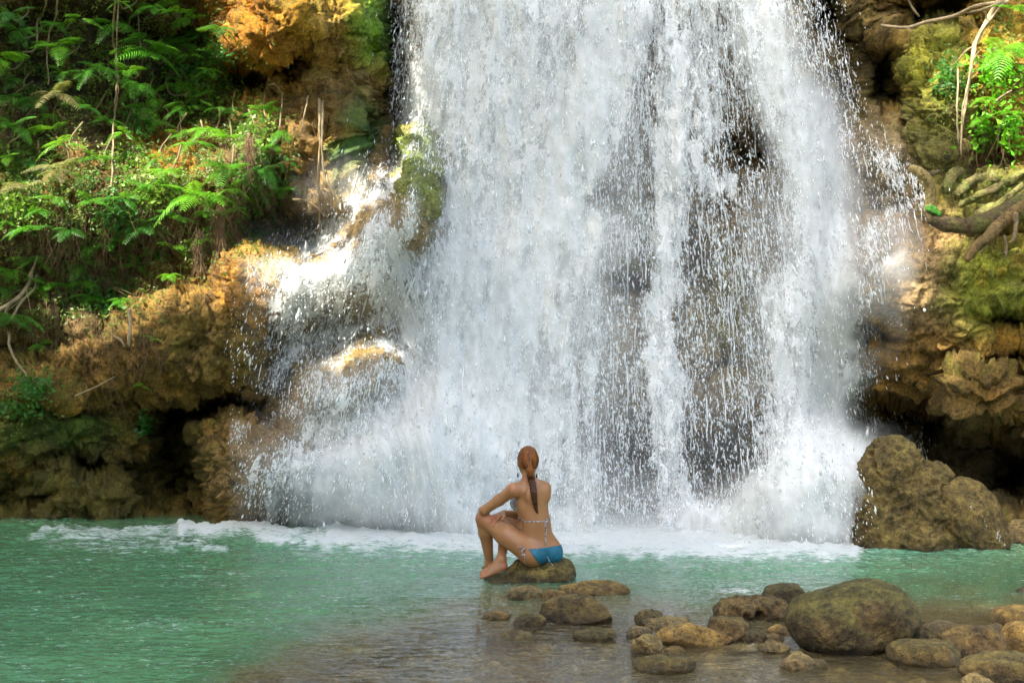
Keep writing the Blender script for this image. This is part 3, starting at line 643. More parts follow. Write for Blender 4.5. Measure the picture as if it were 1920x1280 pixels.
def shade_canopy():
    S = np.array(SUN); A = np.cross(S, [0, 0, 1]); A /= np.linalg.norm(A); B = np.cross(A, S)
    C = np.array([0, 13.2, 1.8])+S*13.5
    n = 56000
    a = rng.uniform(-8, 8, n); b = rng.uniform(-10, 6.3, n); c = rng.uniform(-1.0, 1.2, n)
    P = C+a[:, None]*A+b[:, None]*B+c[:, None]*S
    keep = np.ones(n, bool)
    for px, py, Y, r, pr in SPOTS:
        T = np.array(wp(px, py, Y)); d = P-T; d = d-(d@S)[:, None]*S; dist = np.linalg.norm(d, axis=1)
        rr = r*(1+.45*fbm(P*1.8, 2, 601))
        keep &= ~((dist < rr+.10) & (rng.uniform(0, 1, n) < pr+.02))
    P = P[keep]; n = len(P)
    t1 = rng.normal(0, 1, (n, 3))+2.2*A*rng.normal(0, 1, (n, 1)); t1 /= np.linalg.norm(t1, axis=1, keepdims=True)
    t2 = np.cross(S+rng.normal(0, .3, (n, 3)), t1); t2 /= np.linalg.norm(t2, axis=1, keepdims=True)
    L = rng.uniform(.14, .24, n)[:, None]; Wd = L*.5
    V = np.stack([P-t1*L, P+t2*Wd, P+t1*L, P-t2*Wd], 1).reshape(-1, 3)
    m = simple_mat('canopy_leaf', (.05, .13, .02), .5, .3, 3, trans=.25)
    base = empty('tree', (-9.5, 6.5, -1)); tag(base, 'unseen leafy tree added over the gorge to shade it, gaps cut for sun', 'tree')
    cr = link('crown', npmesh('crown', V-np.array([-9.5, 6.5, -1]), np.arange(len(V)).reshape(-1, 4), m, False), base)
    # trunk and limbs
    pts = [Vector((0, 0, 0)), Vector((-.2, .2, 4)), Vector((.2, .3, 8)), Vector(tuple(C))-Vector((-9.5, 6.5, -1))]
    V, Fc = tube_np(pts, [.45, .38, .28, .1], 12)
    link('trunk', npmesh('trunk', V, Fc, simple_mat('bark', (.12, .09, .06), .9, .4, 6, .5)), base)

shade_canopy()

# ------------------------------------------------------------------ signed distance modelling
def surface_nets(D, org, h):
    nx, ny, nz = D.shape; ins = D < 0
    cnt = np.zeros((nx-1, ny-1, nz-1), np.int8)
    for i in (0, 1):
        for j in (0, 1):
            for k in (0, 1): cnt += ins[i:nx-1+i, j:ny-1+j, k:nz-1+k]
    act = (cnt > 0) & (cnt < 8); idx = np.full(act.shape, -1, np.int64); I, J, K = np.nonzero(act); idx[I, J, K] = np.arange(len(I))
    acc = np.zeros((len(I), 3)); num = np.zeros(len(I))
    cor = [(i, j, k) for i in (0, 1) for j in (0, 1) for k in (0, 1)]
    for a in cor:
        for ax in range(3):
            if a[ax]: continue
            b = list(a); b[ax] = 1
            da = D[I+a[0], J+a[1], K+a[2]]; db = D[I+b[0], J+b[1], K+b[2]]; m = (da < 0) != (db < 0)
            t = np.where(m, da/np.where(m, da-db, 1), 0)
            p = np.tile(np.array(a, float), (len(I), 1)); p[:, ax] = t
            acc += p*m[:, None]; num += m
    V = (np.stack([I, J, K], 1)+acc/num[:, None])*h+np.array(org)
    Fs = []
    for ax in range(3):
        s0 = [slice(1, -1)]*3; s1 = [slice(1, -1)]*3; s0[ax] = slice(0, -1); s1[ax] = slice(1, None)
        A = ins[tuple(s0)]; B = ins[tuple(s1)]; x = np.argwhere(A != B)
        if not len(x): continue
        off = np.array([1, 1, 1]); off[ax] = 0; x = x+off
        fl = ins[x[:, 0], x[:, 1], x[:, 2]]
        u, v = [(1, 2), (2, 0), (0, 1)][ax]
        def cell(du, dv):
            q = x.copy(); q[:, u] += du; q[:, v] += dv
            return idx[q[:, 0], q[:, 1], q[:, 2]]
        f = np.stack([cell(-1, -1), cell(0, -1), cell(0, 0), cell(-1, 0)], 1)
        f[~fl] = f[~fl][:, ::-1]; Fs.append(f)
    Fs = np.concatenate(Fs); Fs = Fs[(Fs >= 0).all(1)]
    return V, Fs
class SDF:
    def __init__(s, lo, hi, h):
        s.lo = np.array(lo, float); s.h = h; s.n = np.ceil((np.array(hi)-s.lo)/h).astype(int)+1
        s.D = np.full(tuple(s.n), .3, np.float32)
    def box(s, lo, hi):
        a = np.clip(np.floor((np.array(lo)-s.lo)/s.h).astype(int), 0, s.n-1); b = np.clip(np.ceil((np.array(hi)-s.lo)/s.h).astype(int)+1, 1, s.n)
        sl = tuple(slice(a[i], b[i]) for i in range(3))
        g = np.meshgrid(*[s.lo[i]+s.h*np.arange(a[i], b[i]) for i in range(3)], indexing='ij', sparse=True)
        return sl, g
    def add(s, sl, d, k, sub=False):
        D = s.D[sl]
        if sub: s.D[sl] = -smin(-D, d, k); return
        s.D[sl] = smin(D, d, k)
    def cone(s, a, b, r1, r2, k=.02, sub=False):
        a = np.array(a, float); b = np.array(b, float); m = max(r1, r2)+k+.03
        sl, (X, Y, Z) = s.box(np.minimum(a, b)-m, np.maximum(a, b)+m)
        ab = b-a; L2 = ab@ab+1e-12; t = np.clip(((X-a[0])*ab[0]+(Y-a[1])*ab[1]+(Z-a[2])*ab[2])/L2, 0, 1)
        d = np.sqrt((X-a[0]-t*ab[0])**2+(Y-a[1]-t*ab[1])**2+(Z-a[2]-t*ab[2])**2)-(r1+(r2-r1)*t)
        s.add(sl, d, k, sub)
    def ell(s, c, r, rot=None, k=.02, sub=False):
        c = np.array(c, float); r = np.array(r, float); m = r.max()+k+.03
        sl, (X, Y, Z) = s.box(c-m, c+m); X, Y, Z = X-c[0], Y-c[1], Z-c[2]
        if rot is not None:
            R_ = np.array(rot.to_3x3()) if hasattr(rot, 'to_3x3') else np.array(rot)
            X, Y, Z = (X*R_[0, i]+Y*R_[1, i]+Z*R_[2, i] for i in range(3))
        k0 = np.sqrt((X/r[0])**2+(Y/r[1])**2+(Z/r[2])**2); k1 = np.sqrt((X/r[0]**2)**2+(Y/r[1]**2)**2+(Z/r[2]**2)**2)+1e-9
        s.add(sl, k0*(k0-1)/k1, k, sub)
    def mesh(s): return surface_nets(s.D, s.lo, s.h)
def smin(a, b, k):
    h = np.clip(.5+.5*(b-a)/max(k, 1e-5), 0, 1); return b*(1-h)+a*h-k*h*(1-h)

# ------------------------------------------------------------------ rocks
import bmesh
def ico(sub):
    bm = bmesh.new(); bmesh.ops.create_icosphere(bm, subdivisions=sub, radius=1)
    V = np.array([v.co[:] for v in bm.verts]); Fc = np.array([[v.index for v in f.verts] for f in bm.faces]); bm.free(); return V, Fc
ICO = {4: ico(5), 5: ico(6)}
TONES = dict(dark=((.085, .058, .02), (.045, .034, .012), (.10, .088, .016)), tan=((.32, .22, .085), (.21, .15, .055), (.21, .17, .05)),
             gold=((.38, .235, .06), (.25, .145, .035), (.23, .18, .045)), olive=((.17, .115, .034), (.10, .068, .02), (.15, .125, .025)), brown=((.16, .10, .032), (.08, .052, .017), (.14, .11, .028)))
def rock_colour(P, N, tone, seed, z0=0.0, moss=.5):
    a, b, c3 = [lin(q) for q in TONES[tone]]
    n = sstep(-.25, .3, fbm(P*3.5+seed, 4, 701+seed))[:, None]; c = a*(1-n)+b*n
    up = sstep(.1, .75, N[:, 2]+.6*fbm(P*5+seed, 3, 711+seed))*moss; c = c*(1-up[:, None])+c3*up[:, None]
    c *= (1+1.1*fbm(P*13, 5, 721+seed))[:, None]
    wet_shade = sstep(.10, .01, P[:, 2]-z0+.05*fbm(P*7, 2, 731)); c *= (1-.6*wet_shade)[:, None]  # wet band at the waterline, darkened further to paint shade on the undersides
    return np.clip(c, .008, .7), np.clip(.15+.6*wet_shade, 0, 1)
def rock_mesh(name, V, Fc, tone, seed, moss=.5):
    e1 = V[Fc[:, 1]]-V[Fc[:, 0]]; e2 = V[Fc[:, 2]]-V[Fc[:, 0]]; fn = np.cross(e1, e2); N = np.zeros_like(V)
    for k in range(Fc.shape[1]): np.add.at(N, Fc[:, k], fn)
    N /= np.linalg.norm(N, axis=1, keepdims=True)+1e-12
    c, wt = rock_colour(V, N, tone, seed, 0, moss)
    return V, Fc, c, wt
def put_mesh(name, V, Fc, c, wt, org):
    o = link(name, npmesh(name, V-np.array(org), Fc, M_rock, True, {'col': c, 'wet': wt})); o.location = org; return o
def rock(l, r, top, bot, tone, seed, label, dep=.8, rough=1., pit=0., sub=4, moss=.5, flat=1., lean=0., group='rocks in the shallow water'):
    Yf = CH*F/(bot-HZ); w_ = (r-l)/2*Yf/F; dp = w_*dep; Yc = Yf+dp*.85; w_ *= Yc/Yf*.97; dp *= 1
    zt = CH-(top-HZ)/F*Yc; zc = min(zt*.42, zt-.03); hz = zt-zc; X0 = ((l+r)/2-960)/F*Yc
    V, Fc = ICO[sub]; V = V.copy(); rs = np.random.default_rng(seed)
    V = np.sign(V)*np.abs(V)**.86; V /= np.maximum(1, np.linalg.norm(V, axis=1, keepdims=True)**.35)
    for k in range(7):                                  # worn facets
        n = rs.normal(0, 1, 3); n[2] = abs(n[2])*.7; n /= np.linalg.norm(n); dd = rs.uniform(.58, .9); q = V@n; over = np.maximum(q-dd, 0); V -= (over*.75)[:, None]*n
    V[:, 0] /= np.abs(V[:, 0]).max(); V[:, 2] /= V[:, 2].max()
    B = V.copy(); sc = np.array([w_, dp, hz]); P = V*sc; nn = B/(np.linalg.norm(B, axis=1, keepdims=True))
    g = (w_+hz)/2; off = seed*3.7
    h = .17*g*fbm(P/g*1.1+off, 3, 741+seed)*rough+.035*g*fbm(P/g*4+off, 3, 751, True)*rough+.012*fbm(P*17, 3, 761)+.006*fbm(P*50, 2, 763)
    if pit: wd, wc = worley(P*11+off, 771); h -= pit*.03*sstep(.42, .1, wd)*(wc > .35); wd, wc = worley(P*28+off, 773); h -= pit*.010*sstep(.42, .1, wd)*(wc > .3)
    P = P+nn*h[:, None]; P[:, 0] += lean*P[:, 2]
    P += np.array([X0, Yc, zc])
    return put_rock(P, Fc, tone, seed, label, moss, group, (X0, Yc, -.05))
def put_rock(P, Fc, tone, seed, label, moss, group, org, cat='rock', name='rock'):
    V, Fc, c, wt = rock_mesh('rock', P, Fc, tone, seed, moss); o = put_mesh(name, V, Fc, c, wt, org)
    return tag(o, label, cat, group)

ROCKS = [
 (1045, 1192, 1090, 1118, 'gold', 2, 'flat yellowish rock just right of the rock the woman sits on', .5, .7, 0, .3),
 (950, 1020, 1097, 1126, 'tan', 3, 'small pale rock in front of the rock the woman sits on', .8, .8, .3, .3),
 (1008, 1062, 1104, 1126, 'gold', 4, 'little ochre rock between the pale rock and the flat yellowish rock', .8, .9, .3, .3),
 (1007, 1157, 1116, 1173, 'brown', 5, 'broad brown loaf shaped rock in the middle foreground', .75, .9, .5, .4),
 (903, 958, 1145, 1163, 'gold', 6, 'low yellow rock barely above the water, leftmost of all rocks', .8, .8, .3, .2),
 (958, 1026, 1150, 1178, 'olive', 7, 'low sloping rock touching the left end of the broad brown rock', .7, .9, .3, .4),
 (930, 1000, 1181, 1198, 'tan', 8, 'nearly sunken pale rock below the low sloping rock', .7, .9, .3, .2),
 (1072, 1158, 1176, 1203, 'olive', 9, 'low pointed olive rock alone in front of the broad brown rock', .6, .9, .3, .6),
 (1188, 1246, 1142, 1174, 'olive', 10, 'small round olive rock, farthest of the central cluster', .9, .9, .6, .5),
 (1202, 1304, 1156, 1181, 'tan', 11, 'long low rough rock behind the smooth orange slab', .6, 1.2, .8, .4),
 (1172, 1226, 1174, 1196, 'tan', 12, 'small low pale rock at the left end of the smooth orange slab', .9, 1., .3, .2),
 (1228, 1378, 1170, 1214, 'gold', 13, 'smooth oblong orange slab in the central cluster of rocks', .45, .5, 0, .15),
 (1182, 1250, 1190, 1232, 'tan', 14, 'rough pitted grey rock in front of the smooth orange slab', .8, 1.3, 1., .3),
 (1183, 1309, 1229, 1264, 'olive', 15, 'flat topped olive rock alone at the bottom edge of the photo', .55, .7, .2, .6),
 (1422, 1525, 1094, 1148, 'dark', 17, 'dark domed rock behind the hollow rock', .8, .8, .2, .6),
 (1325, 1415, 1157, 1206, 'brown', 18, 'dark brown round rock in front of the hollow rock', .8, .8, .5, .4),
 (1384, 1437, 1179, 1207, 'olive', 19, 'small round yellowish stone right of the dark brown round rock', .9, .6, .2, .3),
 (1437, 1482, 1171, 1192, 'gold', 20, 'small orange stone under the right side of the hollow rock', .8, .9, .3, .1),
 (1420, 1484, 1200, 1226, 'tan', 21, 'low pale rock touching the water left of the largest boulder', .8, .9, .3, .3),
 (1430, 1468, 1188, 1205, 'tan', 22, 'tiny grey stone between the orange stone and the low pale rock', .9, .6, .1, .2),
 (1459, 1530, 1221, 1259, 'tan', 24, 'small wedge shaped tan rock at the lower left foot of the largest boulder', .8, .8, .2, .4),
 (1662, 1814, 1201, 1252, 'olive', 25, 'rounded speckled tan boulder in front of the largest boulder on its right', .7, .6, .3, .5),
 (1730, 1808, 1164, 1184, 'tan', 26, 'low pale stone in the water behind the right boulders', .8, .6, .1, .2),
 (1761, 1893, 1171, 1238, 'brown', 27, 'round brown boulder right of the largest boulder', .8, .6, .2, .35),
 (1838, 1990, 1133, 1177, 'gold', 28, 'golden humped boulder cut by the right edge, farthest of the right group', .7, .6, .1, .3),
 (1862, 1990, 1164, 1226, 'gold', 29, 'bright orange boulder at the right edge of the photo', .8, .5, .1, .1),
 (1792, 1990, 1222, 1286, 'olive', 30, 'long low boulder in the bottom right corner', .6, .7, .3, .5),
 (1788, 1872, 1262, 1306, 'tan', 31, 'small tan stone cut by the bottom edge in front of the long low boulder', .8, .6, .2, .3),
 (1718, 1746, 1180, 1206, 'brown', 32, 'small reddish stone wedged behind the right side of the largest boulder', .8, .6, .2, .1),
 (1846, 1886, 1167, 1182, 'tan', 33, 'small pale stone between the golden and the brown boulder', .8, .6, .2, .1),
 (1904, 1950, 1099, 1114, 'tan', 36, 'small pale stone alone in the water at the right edge', .8, .6, .2, .2),
 (1245, 1290, 1211, 1221, 'gold', 37, 'thin yellow stone just breaking the water below the smooth orange slab', .8, .6, .2, .2),
 (1505, 1560, 1236, 1248, 'tan', 38, 'thin pale stone just breaking the water before the largest boulder', .8, .6, .2, .2),
]
for (l, r, t, b, tone, sd_, lab, dep, rgh, pit, moss) in ROCKS:
    rock(l, r, t, b, tone, sd_, lab, dep, rgh, pit, 4, moss)
rock(1766, 1890, 896, 1036, 'olive', 34, 'sloping wet brown rock leaning against the right side of the splashed boulder', .7, 1., .3, 5, .2, group=None, lean=-.35)
rock(1872, 1960, 972, 1024, 'tan', 35, 'tan rock at the far right edge below the dark hollow', .8, 1., .3, 4, .2, group=None)

def sdf_rock(prims, Y0, h, tone, seed, label, nz, wl, moss, group=None, subs=()):
    """prims: (px, py, dy, half width px, half depth m, half height px)"""
    s = Y0/F; Ps = [(wp(px, py, Y0)+Vector((0, dy, 0)), (rx*s, ry, rz*s)) for px, py, dy, rx, ry, rz in prims]
    lo = np.min([np.array(p)-np.array(r)-.1 for p, r in Ps], 0); hi = np.max([np.array(p)+np.array(r)+.1 for p, r in Ps], 0)
    lo[2] = max(lo[2], -.35); S = SDF(lo, hi, h)
    for p, r in Ps: S.ell(p, r, None, .06)
    for px, py, dy, rx, ry, rz in subs: S.ell(wp(px, py, Y0)+Vector((0, dy, 0)), (rx*s, ry, rz*s), None, .03, True)
    V, Fc = S.mesh()
    e1 = V[Fc[:, 1]]-V[Fc[:, 0]]; e2 = V[Fc[:, 2]]-V[Fc[:, 0]]; fn = np.cross(e1, e2); N = np.zeros_like(V)
    for k in range(4): np.add.at(N, Fc[:, k], fn)
    N /= np.linalg.norm(N, axis=1, keepdims=True)+1e-12
    d = nz*(.5*fbm(V*3.5+seed, 3, 781)+.35*fbm(V*9+seed, 3, 785, True)+.12*fbm(V*30, 2, 789))
    wd, wc = worley(V*14+seed, 791); d -= wl*.035*sstep(.4, .1, wd)*(wc > .4)
    wd, wc = worley(V*36+seed, 793); d -= wl*.012*sstep(.4, .1, wd)*(wc > .45)
    V = V+N*d[:, None]
    return put_rock(V, Fc, tone, seed, label, moss, group, (float(V[:, 0].mean()), float(V[:, 1].mean()), -.1))
sdf_rock([(1676, 905, .05, 62, .26, 84), (1725, 950, 0, 72, .3, 78), (1650, 980, 0, 46, .25, 70), (1748, 915, .05, 40, .22, 45), (1700, 1010, -.05, 95, .3, 50)], 12.2, .014, 'olive', 33, 'tall knobbly boulder at the right foot of the fall, white spray breaking over it', .13, 1.2, .5)
sdf_rock([(1034, 1076, .12, 44, .22, 30), (1000, 1084, .1, 50, .22, 24), (955, 1094, .05, 52, .22, 13), (1050, 1090, .1, 27, .2, 26), (1010, 1064, .14, 40, .18, 13)], 10.3, .009, 'olive', 41, 'pitted brown rock the woman is sitting on', .035, .5, .5)
sdf_rock([(1390, 1150, .05, 42, .16, 26), (1440, 1150, .1, 44, .18, 27), (1365, 1160, .05, 20, .12, 28), (1468, 1165, .05, 18, .12, 24), (1415, 1175, .1, 50, .15, 18)], 8.75, .009, 'brown', 42, 'dark hollow rock with deep eroded holes', .07, 1.6, .35, 'rocks in the shallow water', subs=[(1420, 1152, -.1, 13, .12, 13), (1398, 1172, -.1, 11, .12, 8)])

sdf_rock([(1650, 1156, .30, 82, .27, 50), (1582, 1180, .30, 86, .28, 54), (1700, 1180, .30, 50, .25, 50), (1610, 1205, .28, 94, .24, 44)], 7.62, .010, 'dark', 23, 'largest boulder of the foreground, smooth dark brown with a greenish top', .045, .12, .9)

# ------------------------------------------------------------------ plants
def leafmat(name, c1, c2, rough=.45, tr=.35):
    N = NT(name); co = N.n('ShaderNodeTexCoord').outputs['Object']; oi = N.n('ShaderNodeObjectInfo').outputs['Random']
    v = N.attr('tint').outputs['Fac']
    f = N.math('ADD', N.math('MULTIPLY', N.noise(co, 9, 3), .7), N.math('MULTIPLY', v, .5)); f = N.math('MULTIPLY_ADD', oi, .3, f)
    c = N.mix(N.ss(f, .35, 1.0), c1, c2)
    p = N.n('ShaderNodeBsdfPrincipled', {'Base Color': c, 'Roughness': rough, 'Specular IOR Level': .35}).outputs[0]
    t = N.n('ShaderNodeBsdfTranslucent', {'Color': N.mix(.35, c, (.30, .50, .03))}).outputs[0]
    return N.done(N.n('ShaderNodeMixShader', {0: tr, 1: p, 2: t}).outputs[0])
LM = {'bright': leafmat('bright_fern', (.07, .30, .012), (.17, .44, .02)), 'mid': leafmat('green_fern', (.045, .21, .014), (.09, .32, .02)),
      'dark': leafmat('deep_green_fern', (.025, .13, .012), (.045, .19, .02)), 'dry': leafmat('dry_fern', (.28, .30, .12), (.22, .16, .06), .7)}
M_stem = simple_mat('stem', (.16, .13, .05), .7); M_vine = simple_mat('vine_bark', (.30, .23, .13), .85, .4, 12, .3)
M_dead = simple_mat('dead_roots', (.20, .125, .06), .9, .5, 6)
def frond_mesh(kind, seed, L=.5, droop=.5, width=.16, n=18):
    r = np.random.default_rng(seed); Vs = []; Fs = []; T = []; o = 0
    t = np.linspace(0, 1, 14); R_ = np.stack([L*t, .02*L*np.sin(t*3+seed), L*(.35*t-droop*t*t*1.1)], 1)
    def at(s): return np.array([np.interp(s, t, R_[:, k]) for k in range(3)])
    V, Fc = tube_np([tuple(p) for p in R_[::2]]+[tuple(R_[-1])], [.004*(1-.7*i/7) for i in range(8)], 4, 2)
    Vs.append(V); Fs.append(Fc); T.append(np.zeros(len(V))); o = len(V)
    for i in range(n):
        s = .16+.84*i/(n-1); base = at(s); tan = at(min(1, s+.04))-at(max(0, s-.04)); tan /= np.linalg.norm(tan)
        ln = width*math.sin(math.pi*(.12+.80*s)**.8)*(1+r.normal(0, .08))+.015
        for sg in (-1, 1):
            side = np.array([0, sg, 0.])+tan*.45+np.array([0, 0, .05+r.normal(0, .06)]); side /= np.linalg.norm(side)
            up = np.cross(side, tan)*sg; wd = .0058*(L/.45)+.0015
            pts = [base, base+side*ln*.4+np.array([0, 0, -.02*ln]), base+side*ln*.75+np.array([0, 0, -.16*ln]), base+side*ln+np.array([0, 0, -.42*ln])]
            ws = [wd*.5, wd, wd*.8, .0008]
            v = np.concatenate([[p-tan*w_, p+tan*w_] for p, w_ in zip(pts, ws)]); Vs.append(v)
            for k in range(3): Fs.append(np.array([[o+2*k, o+2*k+1, o+2*k+3, o+2*k+2]]))
            T.append(np.full(8, r.uniform(0, 1))); o += 8
    return npmesh('frond', np.concatenate(Vs), np.concatenate(Fs), LM[kind], False, {'tint': np.concatenate(T)})
FR = {k: [frond_mesh(k, 10+i, .5, .45+.18*i, .15+.02*i) for i in range(4)] for k in LM}
def fern(px, py, size, kind, label, nf=6, back=.12, seed=0, face=-90, group='ferns growing on the cliff', spread=80):
    r = random.Random(seed+int(px*3+py)); Y0_ = float(lookup(DP, px, py)); Y = Y0_-back-.05-(.45*math.exp(-((py-120)/130.)**2) if px < 520 else 0)
    root = empty('fern', wp(px, py, Y)); tag(root, label, 'fern', group)
    sc = 1.28*size/F*Y/.62
    if Y0_-Y > .2:
        L_ = Y0_-Y; V, Fc = tube_np([(0, 0, 0), (.0, L_*.4, -.02), (r.uniform(-.1, .1), L_*.8, .12), (r.uniform(-.1, .1), L_*1.2, .3)], [.006, .008, .010, .012], 6, 4); link('stem', npmesh('stem', V, Fc, M_stem), root)
    for i in range(nf):
        o = link('frond', r.choice(FR[kind]), root)
        yaw = face+spread*(2*i/(max(nf-1, 1))-1)+r.uniform(-14, 14)
        o.rotation_euler = (math.radians(r.uniform(-20, 20)), math.radians(r.uniform(-38, 12)), math.radians(yaw)); q = sc*r.uniform(.75, 1.15); o.scale = (q, q, q)
    return root
FERNS = [
 (180, 128, 44, 'mid', 'green fern left of the long vine, level with the large feathery fern', 6), (335, 85, 42, 'mid', 'fern just right of the large feathery fern near the dark hollow', 6), (62, 490, 44, 'mid', 'fern just above the forked bare branch', 6),
 (172, 560, 40, 'mid', 'fern among the dry roots above the lower left rocks', 6), (255, 500, 42, 'mid', 'fern in the shaded gap below the sunny ledge', 6), (330, 410, 40, 'mid', 'fern between the two shaggy root columns and the sunny ledge', 6),
 (475, 440, 34, 'dark', 'dark fern just left of the white cascade', 5), (22, 240, 46, 'mid', 'green fern on the left edge above the faded brownish mass', 6), (185, 300, 42, 'mid', 'fern beside the long vine at the height of the two armed fern', 6), (160, 205, 42, 'dark', 'dim fern between the pale faded fern and the long vine', 6),
 (345, 205, 44, 'mid', 'fern above the orange earth patch', 6), (530, 250, 30, 'mid', 'small fern hanging under the orange outcrop', 5), (35, 60, 44, 'mid', 'green fern near the top left edge beside the twisted vine', 6), (405, 430, 30, 'mid', 'small fern at the side of the larger shaggy root column', 5),
 (113, 90, 46, 'bright', 'bright sunlit fern with drooping fan fronds high on the left between two hanging vines', 7), (8, 118, 52, 'bright', 'sunlit bright fern cut by the left edge high up', 7),
 (105, 180, 50, 'dry', 'pale faded fern hanging below the bright fan fern', 8), (148, 38, 34, 'bright', 'short green fern sprig near the top left, right of the twisted vine', 3),
 (268, 78, 48, 'mid', 'green fern directly above the large feathery fern', 6), (290, 108, 66, 'mid', 'large feathery fern with dark green arching fronds at upper left', 8), (212, 48, 48, 'mid', 'green fern near the top left crossed by the long hanging vine', 6),
 (258, 160, 48, 'mid', 'green fern on the vine side below the large feathery fern', 6), (272, 205, 40, 'mid', 'narrow drooping fern low under the large feathery fern', 5), (20, 28, 44, 'dark', 'dim dark green fern in the top left corner', 6),
 (290, 15, 40, 'mid', 'green fern at the top edge above the large feathery fern', 6), (95, 246, 42, 'bright', 'bright fern with one flat frond at mid left above a similar lower one', 3), (122, 274, 46, 'bright', 'bright two armed fern just below the flat fronded one', 4),
 (58, 430, 46, 'mid', 'round green fern with curled fronds at lower left', 7), (130, 432, 40, 'dark', 'small dark fern right of the round green fern', 5), (205, 455, 46, 'mid', 'flat spreading fern near the lower left middle', 6),
 (268, 425, 48, 'dark', 'dark round fern beneath the sunlit shrubs', 7), (368, 372, 74, 'bright', 'big bright fern with long fringed frond in the centre of the left cliff', 8), (425, 322, 58, 'mid', 'dense green fern above the big bright one', 8),
 (392, 245, 46, 'bright', 'sunlit fern on the slope below the dark hollow', 6), (430, 262, 40, 'bright', 'sunlit small fern just right of the slope fern', 5), (492, 212, 44, 'mid', 'pale green fern beside the orange column', 6), (365, 270, 40, 'mid', 'small fern on the left of the slope fern', 5),
 (305, 298, 38, 'mid', 'fern growing left of the orange earth patch', 5), (310, 322, 34, 'bright', 'small fern with narrow blades under the orange earth patch', 5), (490, 320, 40, 'dark', 'dim fern at the right end of the green ledge', 5),
 (12, 508, 44, 'mid', 'fern on the left edge beside the forked branch', 6), (95, 540, 46, 'mid', 'long flat fern right of the forked branch', 5), (30, 598, 54, 'dark', 'drooping dim fern low on the left edge', 7), (150, 495, 40, 'mid', 'thin fern beneath the flat spreading one', 5),
 (228, 565, 32, 'mid', 'small fan fern hanging over the lower rocks', 6), (78, 648, 28, 'mid', 'tiny star shaped fern low on the left rocks', 6), (380, 448, 30, 'bright', 'small palm like fern with upright blades under the hanging roots', 6), (325, 465, 34, 'bright', 'slender blade leaved fern left of the palm like one', 4),
 (320, 515, 24, 'bright', 'tiny bright fern on the ochre ledge', 4), (440, 395, 26, 'bright', 'tiny pale fern right of the big bright fern', 5), (45, 355, 56, 'dry', 'faded brownish fern mass at mid left edge', 7), (110, 320, 46, 'dry', 'pale hanging fern under the two armed fern', 7),
 (288, 635, 20, 'bright', 'single little fern on the ochre rocks above the cave', 3), (265, 725, 22, 'bright', 'single little fern at the cave mouth', 3), (175, 380, 40, 'mid', 'shaded fern in the middle of the left cliff', 6), (235, 375, 34, 'mid', 'small shaded fern right of the long vine', 5),
 (415, 60, 40, 'dark', 'dim fern left of the orange outcrop near the top', 5), (60, 190, 44, 'dark', 'shadowed fern behind the pale faded fern', 5), (1886, 95, 60, 'bright', 'bright sunlit fern at the upper right edge', 7), (1850, 190, 34, 'bright', 'bright drooping fern below the upper right one', 5),
 (1840, 225, 30, 'bright', 'small vivid fern hanging under the yellow rocks at right', 5), (1895, 215, 34, 'bright', 'vivid fern against the right edge under the yellow rocks', 5), (1765, 145, 26, 'mid', 'small fern on the mossy pillar at upper right', 4), (1900, 20, 42, 'bright', 'fern at the top right corner', 6)]
for i, (px, py, sz, kd, lab, nf) in enumerate(FERNS): fern(px, py, sz, kd, lab, nf, seed=i)

def leaf_quads(P, size, r, out=(0, -1, .35), jit=.8, asp=.55):
    n = len(P); nrm = np.array(out)+r.normal(0, jit, (n, 3)); nrm /= np.linalg.norm(nrm, axis=1, keepdims=True)
    t1 = np.cross(nrm, r.normal(0, 1, (n, 3))); t1 /= np.linalg.norm(t1, axis=1, keepdims=True); t2 = np.cross(nrm, t1)
    L = (size*r.uniform(.6, 1.3, n))[:, None]; W_ = L*asp*r.uniform(.7, 1.1, (n, 1)); bend = nrm*L*-.18
    V = np.stack([P-t1*L, P-t1*L*.25+t2*W_+bend*.2, P+t1*L+bend, P-t1*L*.25-t2*W_+bend*.2], 1).reshape(-1, 3)
    return V, np.arange(4*n).reshape(-1, 4)
LMK = [(113, 90, 'the bright fan fern'), (105, 185, 'the pale faded fern'), (290, 108, 'the large feathery fern'), (55, 60, 'the short twisted vine'), (8, 118, 'the bright fern cut by the left edge'), (110, 262, 'the two armed fern'), (58, 430, 'the round curled fern'),
 (205, 455, 'the flat spreading fern'), (268, 425, 'the dark round fern'), (368, 372, 'the big fringed fern'), (425, 322, 'the dense fern above the big fringed one'), (392, 245, 'the sunlit slope fern'), (492, 212, 'the fern beside the orange column'), (330, 300, 'the orange earth patch'),
 (45, 540, 'the forked bare branch'), (412, 420, 'the larger shaggy root column'), (374, 465, 'the thinner shaggy root column'), (340, 130, 'the loose leafy shrub'), (45, 340, 'the faded brown fern mass'), (215, 20, 'the top of the long vine'), (211, 330, 'the lower end of the long vine'),
 (228, 565, 'the small fan fern'), (245, 295, 'the heart leaved plant'), (30, 598, 'the drooping low fern'), (480, 380, 'the dark leafy shrub'), (150, 38, 'the short sprig near the top left'), (470, 60, 'the orange outcrop')]
USED = set()
def place_label(a, b, kd):
    adj = {'mid': 'green', 'bright': 'bright green', 'dark': 'dim'}[kd]
    for d, x_, y_, nm in sorted((math.hypot(a-x_, b-y_), x_, y_, nm) for x_, y_, nm in LMK):
        an = math.degrees(math.atan2(-(b-y_), a-x_)) % 360
        dr = ['right of', 'above and right of', 'directly above', 'above and left of', 'left of', 'below and left of', 'directly below', 'below and right of'][int((an+22.5)//45) % 8]
        if (dr, nm) not in USED: USED.add((dr, nm)); return 'small %s fern %s %s' % (adj, dr, nm)
rf = np.random.default_rng(55); got = 0; taken = [(f_[0], f_[1]) for f_ in FERNS]
